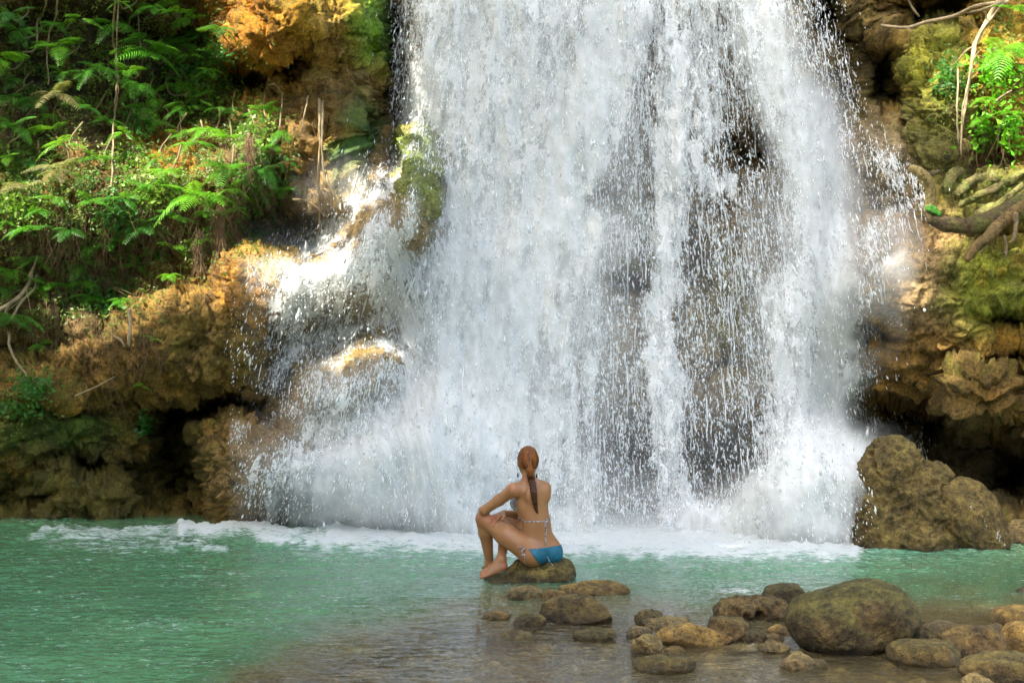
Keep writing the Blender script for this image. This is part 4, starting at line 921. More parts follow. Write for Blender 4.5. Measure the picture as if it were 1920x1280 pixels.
while got < 46:
    a, b = rf.uniform(0, 540), rf.uniform(0, 600)
    if b > 600-.35*a or (a > 400 and b < 190) or min(math.hypot(a-x_, b-y_) for x_, y_ in taken) < 27: continue
    taken.append((a, b)); got += 1
    fern(a, b, rf.uniform(24, 36), ('mid', 'mid', 'bright', 'dark')[got % 4], place_label(a, b, ('mid', 'mid', 'bright', 'dark')[got % 4]), 5, seed=200+got, group='small ferns crowding the left cliff')
# broad leaved shrubs: countable clumps
SHRUBS = [(245, 295, 42, 26, 'sunlit heart leaved plant left of the orange earth', 1), (340, 130, 52, 60, 'loose leafy shrub right of the large feathery fern', 0), (400, 110, 40, 34, 'small leaved shrub under the orange outcrop', 0), (470, 245, 44, 40, 'leafy sunlit shrub right of the slope ferns', 1),
 (290, 350, 60, 40, 'tangled leafy shrub on the sunny slope', 1), (500, 320, 50, 40, 'broad leaved shrub on the right end of the green ledge', 0), (50, 300, 55, 40, 'yellow green leafy shrub at mid left edge', 1), (30, 385, 50, 50, 'leafy shrub low against the left edge', 1),
 (215, 400, 50, 50, 'shaded leafy shrub round the base of the long vine', 0), (60, 722, 45, 28, 'broad leaved plant low on the left rocks', 0), (30, 765, 40, 20, 'low green plant under the broad leaved plant', 0), (272, 795, 20, 22, 'small leafy plant at the cave mouth', 0),
 (255, 220, 50, 40, 'leafy shrub beneath the narrow drooping fern', 0), (480, 380, 50, 50, 'dark leafy shrub right of the hanging root mass', 0), (180, 540, 60, 40, 'straggly leafy shrub above the lower rocks', 0), (395, 170, 50, 50, 'pale leafed shrub by the dark hollow', 1),
 (1870, 130, 46, 40, 'lush bright plant draped over the yellow rocks at right', 2), (1850, 250, 30, 50, 'lush bright plant hanging from the right wall', 2), (1895, 250, 22, 50, 'narrow bright plant hanging at the right edge', 2), (1780, 140, 30, 40, 'green plant on the mossy pillar at upper right', 0)]
SM = [leafmat('shrub_green', (.02, .11, .012), (.05, .20, .02)), leafmat('shrub_sunny', (.07, .22, .015), (.20, .34, .03)), leafmat('shrub_vivid', (.10, .42, .01), (.20, .55, .02))]
for i, (px, py, rx, ry, lab, k) in enumerate(SHRUBS):
    r = np.random.default_rng(900+i); n = int(rx*ry*.16)+30; a = px+r.normal(0, .5, n)*rx; b = py+r.normal(0, .5, n)*ry
    P = ray(a, b, lookup(DP, a, b)-r.uniform(.02, .22, n)); root = empty('shrub', wp(px, py, float(lookup(DP, px, py)))); tag(root, lab, 'shrub', 'leafy shrubs on the cliff')
    V, Fc = leaf_quads(P, .030 if k < 2 else .034, r); og = np.array(root.location)
    link('leaves', npmesh('leaves', V-og, Fc, SM[k], False, {'tint': np.repeat(r.uniform(0, 1, n), 4)}), root)
    Vs = []; Fs = []; o_ = 0
    for q in range(0, n, 9):
        e = P[q]; V, Fc = tube_np([og+(e-og)*.15, og+(e-og)*.6+np.array([0, -.05, .04]), e], [.004, .003, .0015], 4, 2, o_); Vs.append(V); Fs.append(Fc); o_ += len(V)
    link('stem', npmesh('stem', np.concatenate(Vs)-og, np.concatenate(Fs), M_stem), root)

# undergrowth: far too many leaves to count
def undergrowth():
    r = np.random.default_rng(33)
    Z = [(120, 120, 180, 150, .9), (330, 60, 120, 90, .5), (380, 200, 120, 100, .8), (300, 330, 190, 70, 1.5), (460, 290, 90, 110, 1.1), (80, 350, 110, 90, 1.5), (220, 450, 200, 60, 1.3), (80, 540, 110, 80, 1.3), (210, 540, 90, 60, .9), (360, 470, 70, 60, .6), (50, 740, 70, 60, .6), (420, 400, 70, 60, .6),
         (480, 480, 60, 40, .25), (1880, 120, 60, 140, .7), (1780, 170, 60, 90, .35), (1850, 350, 90, 30, .3), (1790, 340, 40, 30, .3), (60, 240, 100, 60, .5)]
    w_ = np.array([z[2]*z[3]*z[4] for z in Z]); k = r.choice(len(Z), 40000, p=w_/w_.sum()); Zs = np.array(Z)
    # clump
    cx = Zs[k, 0]+Zs[k, 2]*r.normal(0, .5, len(k)); cy = Zs[k, 1]+Zs[k, 3]*r.normal(0, .5, len(k))
    g = fbm(np.stack([cx/26, cy/20, cx*0], 1), 3, 811); m = g > -.05; cx, cy = cx[m], cy[m]
    m = (cx < 560-.12*np.abs(cy-250)) | (cx > 1740); cx, cy = cx[m], cy[m]; n = len(cx)
    P = ray(cx, cy, lookup(DP, cx, cy)-np.abs(r.normal(0, .09, n))-.02)
    V, Fc = leaf_quads(P, .021, r, (0, -1, .6), .7, .45)
    tint = np.clip(fbm(P*2., 3, 821)*1.2+.4+r.normal(0, .2, n), 0, 1)
    o = link('undergrowth', npmesh('undergrowth', V, Fc, leafmat('undergrowth_leaf', (.02, .10, .010), (.16, .20, .03)), False, {'tint': np.repeat(tint, 4)}))
    tag(o, 'mat of small leaves covering the ledges', 'undergrowth', kind='stuff')
    # hanging dead roots and grass
    Z = [(430, 430, 40, 60, 1.0), (400, 450, 30, 70, .8), (200, 500, 130, 60, 1.4), (90, 420, 90, 60, 1.), (100, 560, 90, 80, .8), (300, 400, 120, 50, .9), (480, 290, 60, 80, .6), (520, 230, 40, 60, .4), (190, 640, 60, 60, .5), (270, 620, 50, 60, .6),
         (340, 300, 120, 40, .6), (1850, 270, 60, 60, .8), (100, 230, 90, 60, .4), (230, 200, 60, 100, .4), (1800, 430, 100, 40, .25), (455, 330, 40, 60, .6)]
    w_ = np.array([z[2]*z[3]*z[4] for z in Z]); k = r.choice(len(Z), 2600, p=w_/w_.sum()); Zs = np.array(Z)
    a = Zs[k, 0]+Zs[k, 2]*r.normal(0, .5, len(k)); b = Zs[k, 1]+Zs[k, 3]*r.normal(0, .5, len(k)); Vs = []; Fs = []; o_ = 0
    P0 = ray(a, b, lookup(DP, a, b)-np.abs(r.normal(0, .08, len(a)))-.04)
    for p in P0:
        L = r.uniform(.08, .5); s = r.normal(0, .25, 2)
        pts = [p, p+np.array([s[0]*.3, -.02, -.35])*L, p+np.array([s[0]+s[1]*.5, -.03, -.9])*L]
        q = r.uniform(.0012, .0032); V, Fc = tube_np(pts, [q, q*.8, q*.4], 3, 2, o_); Vs.append(V); Fs.append(Fc); o_ += len(V)
    o = link('hanging_roots', npmesh('hanging_roots', np.concatenate(Vs), np.concatenate(Fs), M_dead)); tag(o, 'tangle of thin dry roots and dead grass hanging from the ledges', 'dead roots', kind='stuff')
    # shaggy root columns under the big fern
    return
undergrowth()
def shag(px, py0, py1, wid, label):
    r = np.random.default_rng(int(px)); Y = float(lookup(DP, px, (py0+py1)/2))-.22; root = empty('root_column', wp(px, py0, Y)); tag(root, label, 'hanging roots', 'shaggy root columns under the ferns')
    V, Fc = tube_np([wp(px, py0, Y+.05), wp(px-3, (py0+py1)/2, Y), wp(px+2, py1, Y+.02)], [wid*.12/F*Y, wid*.45/F*Y, wid*.2/F*Y], 10, 6)
    V += (fbm(V*np.array([30, 30, 6]), 2, 5)*.03)[:, None]*np.array([1, 1, 0]); link('stem', npmesh('stem', V-np.array(root.location), Fc, M_dead), root)
    Vs = []; Fs = []; o_ = 0
    for k in range(190):
        y0 = r.uniform(py0, py1); ww = wid*(1-.5*(y0-py0)/(py1-py0)); p = np.array(wp(px+r.uniform(-.5, .5)*ww, y0, Y-r.uniform(0, .06))); L = r.uniform(.05, .2); dx = r.normal(0, .3)
        V, Fc = tube_np([p, p+np.array([dx*.5, -.25, -.4])*L, p+np.array([dx, -.3, -1.])*L], [.0025, .002, .001], 3, 2, o_); Vs.append(V); Fs.append(Fc); o_ += len(V)
    link('rootlets', npmesh('rootlets', np.concatenate(Vs)-np.array(root.location), np.concatenate(Fs), M_dead), root)
shag(412, 378, 470, 24, 'shaggy brown root column under the big bright fern'); shag(374, 430, 500, 16, 'thinner shaggy root column left of the larger one'); shag(468, 250, 315, 16, 'dark shaggy root column below the pale green fern')

# vines and branches
VINES = [
 ([(219, -20), (212, 60), (217, 105), (221, 150), (216, 200), (212, 260), (210, 352)], 4.5, 3, 'long pale vine hanging down through the ferns at left', 0),
 ([(223, -20), (218, 120), (222, 170), (214, 230), (209, 300)], 3, 2.5, 'thinner darker vine twined along the long pale vine', 0),
 ([(90, -10), (82, 25), (70, 42), (69, 75), (62, 95), (42, 98)], 4, 3, 'short twisted vine near the top left corner', 0),
 ([(108, -10), (103, 35), (90, 70), (88, 110), (91, 158)], 4, 3, 'thin vine hanging just left of the bright fan fern', 0),
 ([(259, 30), (261, 70), (264, 95), (274, 108)], 3, 2.5, 'short vine in front of the large feathery fern', 0),
 ([(599, 185), (600, 260), (597, 330), (600, 440)], 5.5, 4, 'straight tan root running down beside the orange column', 0), ([(605, 190), (604, 260), (606, 320), (612, 350)], 4.5, 3.5, 'second straight tan root, right of its twin', 0),
 ([(608, 320), (622, 360), (640, 392)], 6, 3, 'diagonal root reaching from the tan roots to the wet rocks', 0), ([(550, 374), (575, 378), (600, 395), (615, 410)], 5, 3, 'low curved root near the foot of the tan roots', 0),
 ([(503, 160), (515, 158), (526, 170), (529, 185), (524, 240)], 3.5, 2.5, 'thin hooked twig hanging under the orange outcrop', 0), ([(577, 180), (572, 210), (567, 240)], 3, 2, 'short straight twig left of the tan roots', 0),
 ([(310, 150), (316, 172), (335, 180), (362, 170)], 3, 2, 'thin looping tendril right of the feathery ferns', 0), ([(466, 480), (465, 520), (450, 540)], 3.5, 2, 'thin root curling down onto the ochre rocks', 0), ([(337, 195), (338, 225), (340, 260)], 3, 2, 'thin upright stem below the looping tendril', 0),
 ([(-10, 585), (25, 565), (48, 540), (62, 505), (70, 480)], 9, 5, 'pale bare branch rising from the left edge', 1), ([(20, 600), (45, 560), (65, 540), (68, 515)], 6, 4, 'thinner bare branch beside the pale one', 1), ([(16, 622), (20, 655), (40, 690), (52, 705)], 6, 3, 'curved pale root drooping below the bare branches', 0),
 ([(243, 580), (245, 620), (240, 650)], 8, 5, 'stubby brown root hanging over the lower rocks', 0), ([(214, 631), (226, 636), (234, 650)], 5, 3, 'short pale root stub left of the stubby brown root', 0), ([(140, 742), (180, 725), (215, 706)], 3, 2, 'thin straight stick across the lower left rocks', 0),
 ([(1878, -10), (1850, 40), (1828, 85), (1822, 120), (1812, 180), (1800, 260)], 9, 5, 'long forked root dropping down the right wall', 1), ([(1892, -8), (1858, 35), (1835, 70), (1826, 110), (1806, 200), (1802, 290)], 5, 3, 'thinner root following the long forked root', 0),
 ([(1652, 48), (1700, 52), (1735, 42), (1790, 30), (1830, 12), (1890, 4)], 6, 8, 'long dead branch lying across the top right', 1), ([(1800, 24), (1830, 22), (1860, 12), (1900, -4)], 6, 6, 'short dead branch beside the long one at top right', 0), ([(1700, -8), (1708, 10), (1722, 32)], 7, 4, 'short dark branch hanging at the top right', 0),
 ([(1796, 130), (1795, 200), (1797, 270)], 4, 3, 'thin yellow root against the mossy pillar', 0), ([(1868, 190), (1880, 180), (1896, 170)], 5, 3, 'broken twig stuck in the yellow rocks at right', 0)]
for i, (pts, w0, w1, lab, br) in enumerate(VINES):
    P = []; nP = len(pts)
    for j, (a, b) in enumerate(pts):
        yy = min(float(lookup(DP, a+q, b)) for q in (-12, 0, 12)); P.append(wp(a, b, yy-.2))
    ym = [p.y for p in P]
    for j in range(1, nP-1): ym[j] = min(P[j].y, (P[j-1].y+P[j].y+P[j+1].y)/3)
    P = [wp(a, b, y) for (a, b), y in zip(pts, ym)]
    k = .5/F*14; rad = [(w0+(w1-w0)*j/(nP-1))*k for j in range(nP)]
    V, Fc = tube_np(P, rad, 8, 6); V += (fbm(V*9, 2, 830+i)*.02)[:, None]*np.array([1, .5, .3]); og = np.array(P[0])
    nm = 'branch' if br else 'vine'
    if br:
        root = empty(nm, P[0]); tag(root, lab, nm, 'vines and branches on the cliff'); link('stem', npmesh('stem', V-og, Fc, M_vine), root)
        for q in range(3):
            j = 1+q % (nP-2); a = P[j]; d = Vector((random.uniform(-.3, .3), -.1, random.uniform(-.25, .2)))
            V, Fc = tube_np([a, a+d*.5, a+d*.9+Vector((0, 0, -.04))], [rad[j]*.45, rad[j]*.3, rad[j]*.12], 6, 4); link('twig', npmesh('twig', V-og, Fc, M_vine), root)
    else:
        o = link(nm, npmesh(nm, V-og, Fc, M_vine)); o.location = P[0]; tag(o, lab, nm, 'vines and branches on the cliff')
# big driftwood root on the right
def big_root():
    M = rock_material('mossy_wood'); root = empty('tree_root', wp(1743, 400, 13.0)); og = np.array(root.location)
    tag(root, 'thick mossy tree root curving out of the right wall with an upturned end', 'tree root')
    def piece(name, pts, cols, lab=None, parent=root):
        P = [wp(a, b, y) for a, b, y, _ in pts]; V, Fc = tube_np(P, [q[3]*.0049*.5 for q in pts], 14, 8)
        V += (fbm(V*np.array([9, 9, 9]), 3, 841)*.035)[:, None]*np.array([.7, .7, 1]); n = len(V)
        z = sstep(-.2, .3, fbm(V*5, 3, 845))[:, None]; c = lin(cols[0])*(1-z)+lin(cols[1])*z
        return link(name, npmesh(name, V-og, Fc, M, True, {'col': c, 'wet': np.full(n, .2)}), parent)
    piece('trunk', [(1744, 395, 12.75, 22), (1752, 411, 12.7, 26), (1785, 422, 12.7, 29), (1830, 422, 12.75, 32), (1880, 405, 12.9, 42), (1960, 370, 13.1, 60)], ((.085, .055, .018), (.10, .10, .015)))
    piece('snag', [(1706, 316, 12.7, 12), (1722, 322, 12.7, 18), (1738, 335, 12.7, 19), (1744, 360, 12.72, 19), (1743, 398, 12.74, 18)], ((.34, .25, .09), (.25, .19, .06)))
    piece('snag', [(1740, 326, 12.75, 12), (1755, 324, 12.8, 9), (1762, 324, 12.85, 7)], ((.12, .09, .04), (.1, .08, .03)))
    piece('branch', [(1812, 488, 12.6, 12), (1830, 462, 12.6, 18), (1852, 446, 12.65, 22), (1878, 415, 12.8, 26), (1930, 375, 13, 34)], ((.20, .125, .04), (.13, .09, .025)))
    piece('rootlet', [(1905, 400, 12.7, 9), (1903, 440, 12.7, 8), (1894, 455, 12.7, 4)], ((.2, .15, .08), (.15, .1, .05)))
    piece('rootlet', [(1883, 440, 12.75, 8), (1886, 470, 12.75, 6), (1884, 484, 12.75, 3)], ((.2, .15, .08), (.15, .1, .05)))
    piece('rootlet', [(1850, 445, 12.6, 7), (1846, 462, 12.6, 5), (1838, 476, 12.6, 3)], ((.2, .15, .08), (.15, .1, .05)))
    p = tag(piece('moss_tuft', [(1738, 388, 12.7, 9), (1748, 392, 12.66, 16), (1764, 402, 12.66, 9)], ((.04, .22, .01), (.08, .3, .015)))); 
    # coiled surface roots above it
    r = random.Random(5)
    coils = [([(1790, 370), (1815, 345), (1850, 330), (1870, 335)], 22, 'gnarled mossy root, upper one above the thick curving root'), ([(1775, 355), (1785, 330), (1800, 320)], 26, 'short stubby mossy root stump above the upturned end'), ([(1800, 385), (1840, 365), (1880, 345), (1930, 320)], 20, 'gnarled mossy root, middle one running to the right edge'), ([(1830, 400), (1870, 385), (1915, 350)], 18, 'gnarled mossy root, lowest one above the thick curving root')]
    for pts, wd, lab in coils:
        P = [wp(a, b, float(lookup(DP, a, b))-.12) for a, b in pts]; V, Fc = tube_np(P, [wd*.0018, wd*.0022, wd*.0017, wd*.002][:len(P)], 12, 8); V += (fbm(V*7, 3, 851)*.09+fbm(V*30, 2, 852)*.02)[:, None]; o0 = np.array(P[0])
        z = sstep(-.2, .3, fbm(V*6, 3, 855))[:, None]; c = lin((.17, .17, .04))*(1-z)+lin((.24, .19, .07))*z
        o = link('root', npmesh('root', V-o0, Fc, M, True, {'col': c, 'wet': np.full(len(V), .1)})); o.location = P[0]; tag(o, lab, 'root', 'mossy roots on the right wall')
big_root()

# ------------------------------------------------------------------ the woman
def woman():
    Y0 = 10.3
    def W(px, py, dy=0.): return np.array([(px-960)/F*Y0, Y0+dy, CH+(HZ-py)/F*Y0])
    yaw = math.radians(36); f = np.array([-math.sin(yaw), math.cos(yaw), 0]); l = np.array([-math.cos(yaw), -math.sin(yaw), 0]); u = np.array([0, 0, 1.])
    Rt = Matrix(((l[0], f[0], 0), (l[1], f[1], 0), (0, 0, 1)))       # columns: lateral, forward, up
    hy = math.radians(16); hf = np.array([-math.sin(hy), math.cos(hy), 0]); hl = np.array([-math.cos(hy), -math.sin(hy), 0])
    Rh = Matrix(((hl[0], hf[0], 0), (hl[1], hf[1], 0), (0, 0, 1)))
    lo = (-.33, Y0-.33, -.06); hi = (.42, Y0+.62, 1.02); h = .0052
    pel = W(1010, 1031, .02); waist = W(1007, 984, .0); chest = W(1000, 940, .0); nb = W(992, 905, -.005); hd = W(990, 866, .02)
    shL = nb+l*.135-u*.045+f*.01; shR = nb-l*.140-u*.045+f*.01
    S = SDF(lo, hi, h)
    def torso(S):
        S.ell(pel+u*.01, (.155, .105, .105), Rt, .03); S.ell(pel+u*.07+f*.01, (.135, .095, .10), Rt, .04)
        S.ell(waist, (.112, .082, .13), Rt, .05); S.ell(chest-u*.015+f*.012, (.128, .092, .15), Rt, .05)
        S.ell(chest+u*.085+f*.0, (.135, .070, .075), Rt, .04)
        for s in (1, -1):                                   # buttocks, breasts, shoulder blades
            S.ell(pel+l*.075*s-u*.025-f*.035, (.092, .095, .088), Rt, .03)
            S.ell(chest+l*.068*s+f*.095-u*.012, (.055, .050, .055), Rt, .02)
            S.ell(chest+l*.070*s-f*.062+u*.055, (.042, .020, .058), Rt, .03)
        S.cone(nb-u*.03, shL, .058, .046, .035); S.cone(nb-u*.03, shR, .058, .046, .035)
        S.cone(waist+u*.13-f*.115, pel+u*.09-f*.125, .022, .018, .03, sub=True)     # spine furrow
    torso(S)
    S.cone(nb-u*.02, W(991, 880, .01), .049, .046, .025)
    S.ell(hd+u*.012, (.070, .088, .098), Rh, .02); S.ell(hd+hf*.030-u*.035, (.055, .060, .075), Rh, .02)   # skull, face
    S.ell(hd+hf*.070-u*.080, (.026, .022, .02), Rh, .02)                                                # chin
    S.cone(hd+hf*.088-u*.008, hd+hf*.106-u*.034, .008, .011, .012); S.ell(hd+hf*.085-u*.060, (.022, .010, .008), Rh, .006)
    for s in (1, -1):
        S.ell(hd+hf*.094+hl*.028*s-u*.004, (.014, .010, .010), Rh, .008, sub=True)
        S.ell(hd+hl*.070*s-u*.012+hf*.005, (.009, .018, .030), Rh, .006)                                # ears
    def limb(a, b, c, ra, rm, rb, bul=None):
        S.cone(a, b, ra, rm, .03)
    # left arm (near), right arm
    elL = W(908, 957, .02); wrL = W(903, 964, .25)
    S.cone(shL, shL+(elL-shL)*.5, .046, .040, .03); S.cone(shL+(elL-shL)*.5, elL, .040, .034, .02); S.cone(elL, elL+(wrL-elL)*.4, .034, .034, .015); S.cone(elL+(wrL-elL)*.4, wrL, .034, .023, .015)
    elR = W(1000, 972, .30); wrR = W(944, 965, .10)
    S.cone(shR, shR+(elR-shR)*.5, .045, .039, .03); S.cone(shR+(elR-shR)*.5, elR, .039, .034, .02); S.cone(elR, elR+(wrR-elR)*.4, .034, .033, .015); S.cone(elR+(wrR-elR)*.4, wrR, .033, .022, .015)
    # legs
    hpL = pel+l*.085+u*.0; knL = W(905, 974, .075); anL = W(917, 1062, .20)
    hpR = pel-l*.085; knR = W(949, 978, .28); anR = W(940, 1048, .045)
    for hp, kn, an in ((hpL, knL, anL), (hpR, knR, anR)):
        S.cone(hp, hp+(kn-hp)*.5, .090, .078, .03); S.cone(hp+(kn-hp)*.5, kn, .078, .052, .03)
        S.ell(kn+(hp-kn)*.02, (.050, .050, .052), None, .02)
        m = kn+(an-kn)*.3-f*.012; S.cone(kn, m, .048, .053, .02); S.cone(m, an, .053, .029, .025)
    # feet: right one visible, crossing in front; left one behind it
    def foot(an, heel, toe, up_):
        d = toe-heel; L = np.linalg.norm(d); d = d/L; sd = np.cross(d, up_); sd /= np.linalg.norm(sd)
        S.cone(an, heel+up_*.01, .031, .027, .02); S.cone(heel, heel+d*.1, .027, .027, .02); S.cone(an-up_*.01, heel+d*L*.68+up_*.008, .029, .020, .03)
        for s in (-1, 1): S.cone(heel+d*.06+sd*.010*s, heel+d*L*.72+sd*.024*s, .022, .018, .02)
        for i in range(5):
            a = sd*(-.030+.015*i); r = [.0125, .0092, .0088, .0085, .008][i]; ln = L*([1., .99, .96, .92, .86][i])
            S.cone(heel+d*L*.74+a, heel+d*ln*.92+a*1.08+up_*.004, r, r, .006); S.cone(heel+d*ln*.92+a*1.08+up_*.004, heel+d*ln+a*1.1-up_*.002, r, r*.85, .003)
    foot(anR, W(944, 1064, .035), W(899, 1077, -.02), np.array([.25, -.35, .90])/1.0)
    foot(anL, W(921, 1070, .19), W(912, 1080, .42), np.array([0, 0, 1.]))
    # hands
    def hand(wr, d, nrm, curl, sidesign):
        d = d/np.linalg.norm(d); nrm = nrm-d*nrm.dot(d); nrm /= np.linalg.norm(nrm); sd = np.cross(d, nrm)*sidesign
        S.cone(wr, wr+d*.03, .022, .020, .01)
        for k in (-1, 0, 1): S.cone(wr+d*.02+sd*.014*k, wr+d*.082+sd*.026*k, .013, .0125, .012)
        for i in range(4):
            p = wr+d*.085+sd*(-.030+.020*i); L = [.062, .074, .078, .070][i]; v = d.copy(); r = .0088
            for j, q in enumerate((.42, .32, .26)):
                v = v*math.cos(curl)-nrm*math.sin(curl); n2 = nrm*math.cos(curl)+d*0; e = p+v*L*q; S.cone(p, e, r, r*.93, .003); p = e; r *= .93
        p = wr+d*.022+sd*.026; e = p+d*.028+sd*.022-nrm*.008; S.cone(p, e, .0115, .010, .008); e2 = e+d*.028+sd*.006-nrm*.008; S.cone(e, e2, .010, .0085, .003)
    hand(wrL, np.array([-.05, .6, -.75]), np.array([0, .75, .5]), .22, 1)
    hand(wrR, W(922, 971, .0)-wrR, np.array([-.1, -.3, .95]), .38, -1)
    V, Fc = S.mesh()
    # light smoothing
    def relax(V, Fc, it=2):
        e = np.concatenate([Fc[:, [0, 1]], Fc[:, [1, 2]], Fc[:, [2, 3]], Fc[:, [3, 0]]]); n = len(V)
        for _ in range(it):
            A = np.zeros_like(V); c = np.zeros(n); np.add.at(A, e[:, 0], V[e[:, 1]]); np.add.at(A, e[:, 1], V[e[:, 0]]); np.add.at(c, e[:, 0], 1); np.add.at(c, e[:, 1], 1)
            V = V*.5+.5*A/np.maximum(c, 1)[:, None]
        return V
    V = relax(V, Fc, 2)
    org = np.array(W(1010, 1055, 0))
    N = NT('skin'); co = N.n('ShaderNodeTexCoord').outputs['Object']
    c = N.mix(N.ss(N.noise(co, 5, 4), .35, .7), (.27, .125, .050), (.32, .155, .066)); c = N.mix(N.math('MULTIPLY', N.attr('red').outputs['Fac'], .6), c, (.30, .085, .04))
    b = N.n('ShaderNodeBump', {'Strength': .15, 'Distance': .002, 'Height': N.noise(co, 160, 4)}).outputs[0]
    p = N.n('ShaderNodeBsdfPrincipled', {'Base Color': c, 'Roughness': .42, 'Specular IOR Level': .45, 'Normal': b, 'Subsurface Weight': .25, 'Subsurface Scale': .02}); p.inputs['Subsurface Radius'].default_value = (1, .35, .2)
    msk = N.done(p.outputs[0])
    red = np.zeros(len(V))
    for q, r in ((knL, .09), (shL, .07), (nb, .09), (W(899, 1077, -.02), .07), (elL, .05), (W(922, 971, 0), .07), (W(946, 1062, .02), .05)): red = np.maximum(red, sstep(r, r*.3, np.linalg.norm(V-q, axis=1)))
    body = link('person', npmesh('person', V-org, Fc, msk, True, {'red': red})); body.location = org
    tag(body, 'woman in a bikini with a long braid sitting on a rock, seen from behind', 'person')
    par = body
    def child(name, V, Fc, mat, lab=None, attrs=None):
        o = link(name, npmesh(name, V-org, Fc, mat, True, attrs), par)
        if lab: o['label'] = lab
        return o
    # offset cloth shells taken from the body surface
    gx, gy, gz = np.meshgrid(*[S.lo[i]+h*np.arange(S.n[i]) for i in range(3)], indexing='ij', sparse=True)
    pxg = 960+gx/Y0*F; pyg = HZ-(gz-CH)*F/Y0
    a_, b_ = (991., 1026.), (1010., 1052.)
    side = (pxg-a_[0])*(b_[1]-a_[1])-(pyg-a_[1])*(b_[0]-a_[0])       # >0 to the right of the left leg line
    reg = np.maximum.reduce([((1024+(pxg-991)*-.04)-pyg)/F*Y0+0*gx+0*gy, -side/32./F*Y0+0*gy])
    sh = np.maximum(S.D-.0045, reg); sh = np.maximum(sh, -(S.D+.006))
    V2, F2 = surface_nets(sh, S.lo, h); V2 = relax(V2, F2, 1)
    child('bikini_bottom', V2, F2, simple_mat('blue_cloth', (.003, .12, .20), .6, .35, 25, .2, 60))
    def pattern(name):
        N = NT(name); co = N.n('ShaderNodeTexCoord').outputs['Object']; v = N.n('ShaderNodeTexVoronoi', {'Vector': co, 'Scale': 95.}).outputs[0]; n_ = N.noise(co, 70, 3)
        c = N.mix(N.ss(v, .25, .5), (.02, .03, .09), (.40, .40, .42)); c = N.mix(N.ss(n_, .5, .58), c, (.05, .03, .03))
        return N.done(N.n('ShaderNodeBsdfPrincipled', {'Base Color': c, 'Roughness': .6}).outputs[0])
    MP = pattern('print_cloth'); 
    # top: cups and band
    T = SDF(lo, hi, h); torso(T)
    cupL = chest+l*.068+f*.110-u*.012; cupR = chest-l*.068+f*.110-u*.012
    dL = np.sqrt((gx-cupL[0])**2+(gy-cupL[1])**2+((gz-cupL[2])*.9)**2)-.078; dR = np.sqrt((gx-cupR[0])**2+(gy-cupR[1])**2+((gz-cupR[2])*.9)**2)-.078
    sh = np.maximum(np.minimum(dL, dR), T.D-.0055); sh = np.maximum(sh, -(T.D+.006)); V2, F2 = surface_nets(sh, S.lo, h); V2 = relax(V2, F2, 1); child('bikini_top', V2, F2, MP)
    def surf_y(px, py, SD):     # nearest body surface towards the camera
        i = int(round(((px-960)/F*Y0-S.lo[0])/h)); k = int(round((CH+(HZ-py)/F*Y0-S.lo[2])/h)); col = SD.D[np.clip(i, 0, S.n[0]-1), :, np.clip(k, 0, S.n[2]-1)]
        j = np.nonzero(col < 0)[0]; return S.lo[1]+h*j[0] if len(j) else Y0-.05
    def cord(name, pts, r, mat, lift=.003, sd_=None, lab=None):
        P = []
        for q in pts:
            P.append(W(q[0], q[1], (surf_y(q[0], q[1], sd_ or T)-Y0-lift) if len(q) < 3 else q[2]))
        V, Fc = tube_np(P, [r]*len(P), 6, 3); return child(name, V, Fc, mat, lab)
    cord('strap', [(971, 967), (974, 970.5), (980, 973.5), (988, 975.2), (997, 975.3), (1008, 974.8), (1018, 974.2), (1025, 972.5), (1031, 969.5)], .0048, MP, .002)
    cord('strap', [(1023, 974), (1024, 984), (1024.5, 996), (1023, 1008), (1022.5, 1020), (1023.5, 1030), (1026, 1040), (1030, 1046, -.21), (1036, 1052, -.22)], .0028, MP, .006, S)
    cord('strap', [(1023, 974), (1021.5, 982), (1021.5, 992), (1022, 1003), (1021, 1014)], .0025, MP, .006, S)
    cord('strap', [(984, 1033), (983, 1044), (984, 1052), (983.5, 1056)], .0025, MP, .006, S)
    def knot(name, cx, cy, rr, n, seed, SD):
        r = np.random.default_rng(seed); K = SDF(W(cx, cy, -.5)-.1-np.array([0, 0, 0]), W(cx, cy, .2)+.1, .0045); y = surf_y(cx, cy, SD)-Y0
        for k in range(n): a = W(cx+r.normal(0, rr), cy+r.normal(0, rr*1.2), y-.008); K.cone(a, a+r.normal(0, .008, 3), .006, .004, .003)
        V, Fc = K.mesh(); child(name, V, Fc, MP)
    knot('bow', 1023.5, 977, 1.4, 7, 1, T); knot('bow', 979, 1027, 3.2, 14, 2, S)
    # neck cord
    cord('strap', [(982, 905.5), (985, 901.5), (990, 899.5), (996, 899)], .0030, MP, .002, S); cord('strap', [(1003, 898.5), (1007, 900.5), (1010, 904)], .0030, MP, .002, S)
    # hair
    Mh = NT('hair'); co = Mh.n('ShaderNodeTexCoord').outputs['Object']; st = Mh.n('ShaderNodeMapping', {'Vector': co, 'Scale': (55, 40, 6)}).outputs[0]
    nz = Mh.noise(st, 1.6, 5, .6, .6); c = Mh.mix(Mh.ss(nz, .35, .68), (.050, .013, .002), (.25, .078, .006)); zz = Mh.attr('dark').outputs['Fac']; c = Mh.mix(Mh.math('MULTIPLY', zz, .85), c, (.018, .006, .003))
    b = Mh.n('ShaderNodeBump', {'Strength': 1.0, 'Distance': .006, 'Height': nz}).outputs[0]
    mh = Mh.done(Mh.n('ShaderNodeBsdfPrincipled', {'Base Color': c, 'Roughness': .5, 'Normal': b, 'Specular IOR Level': .3}).outputs[0])
    H = SDF(W(960, 1000, -.32), W(1030, 830, .25), .0045)
    H.ell(hd+u*.014-hf*.004, (.0775, .094, .104), Rh, .02)
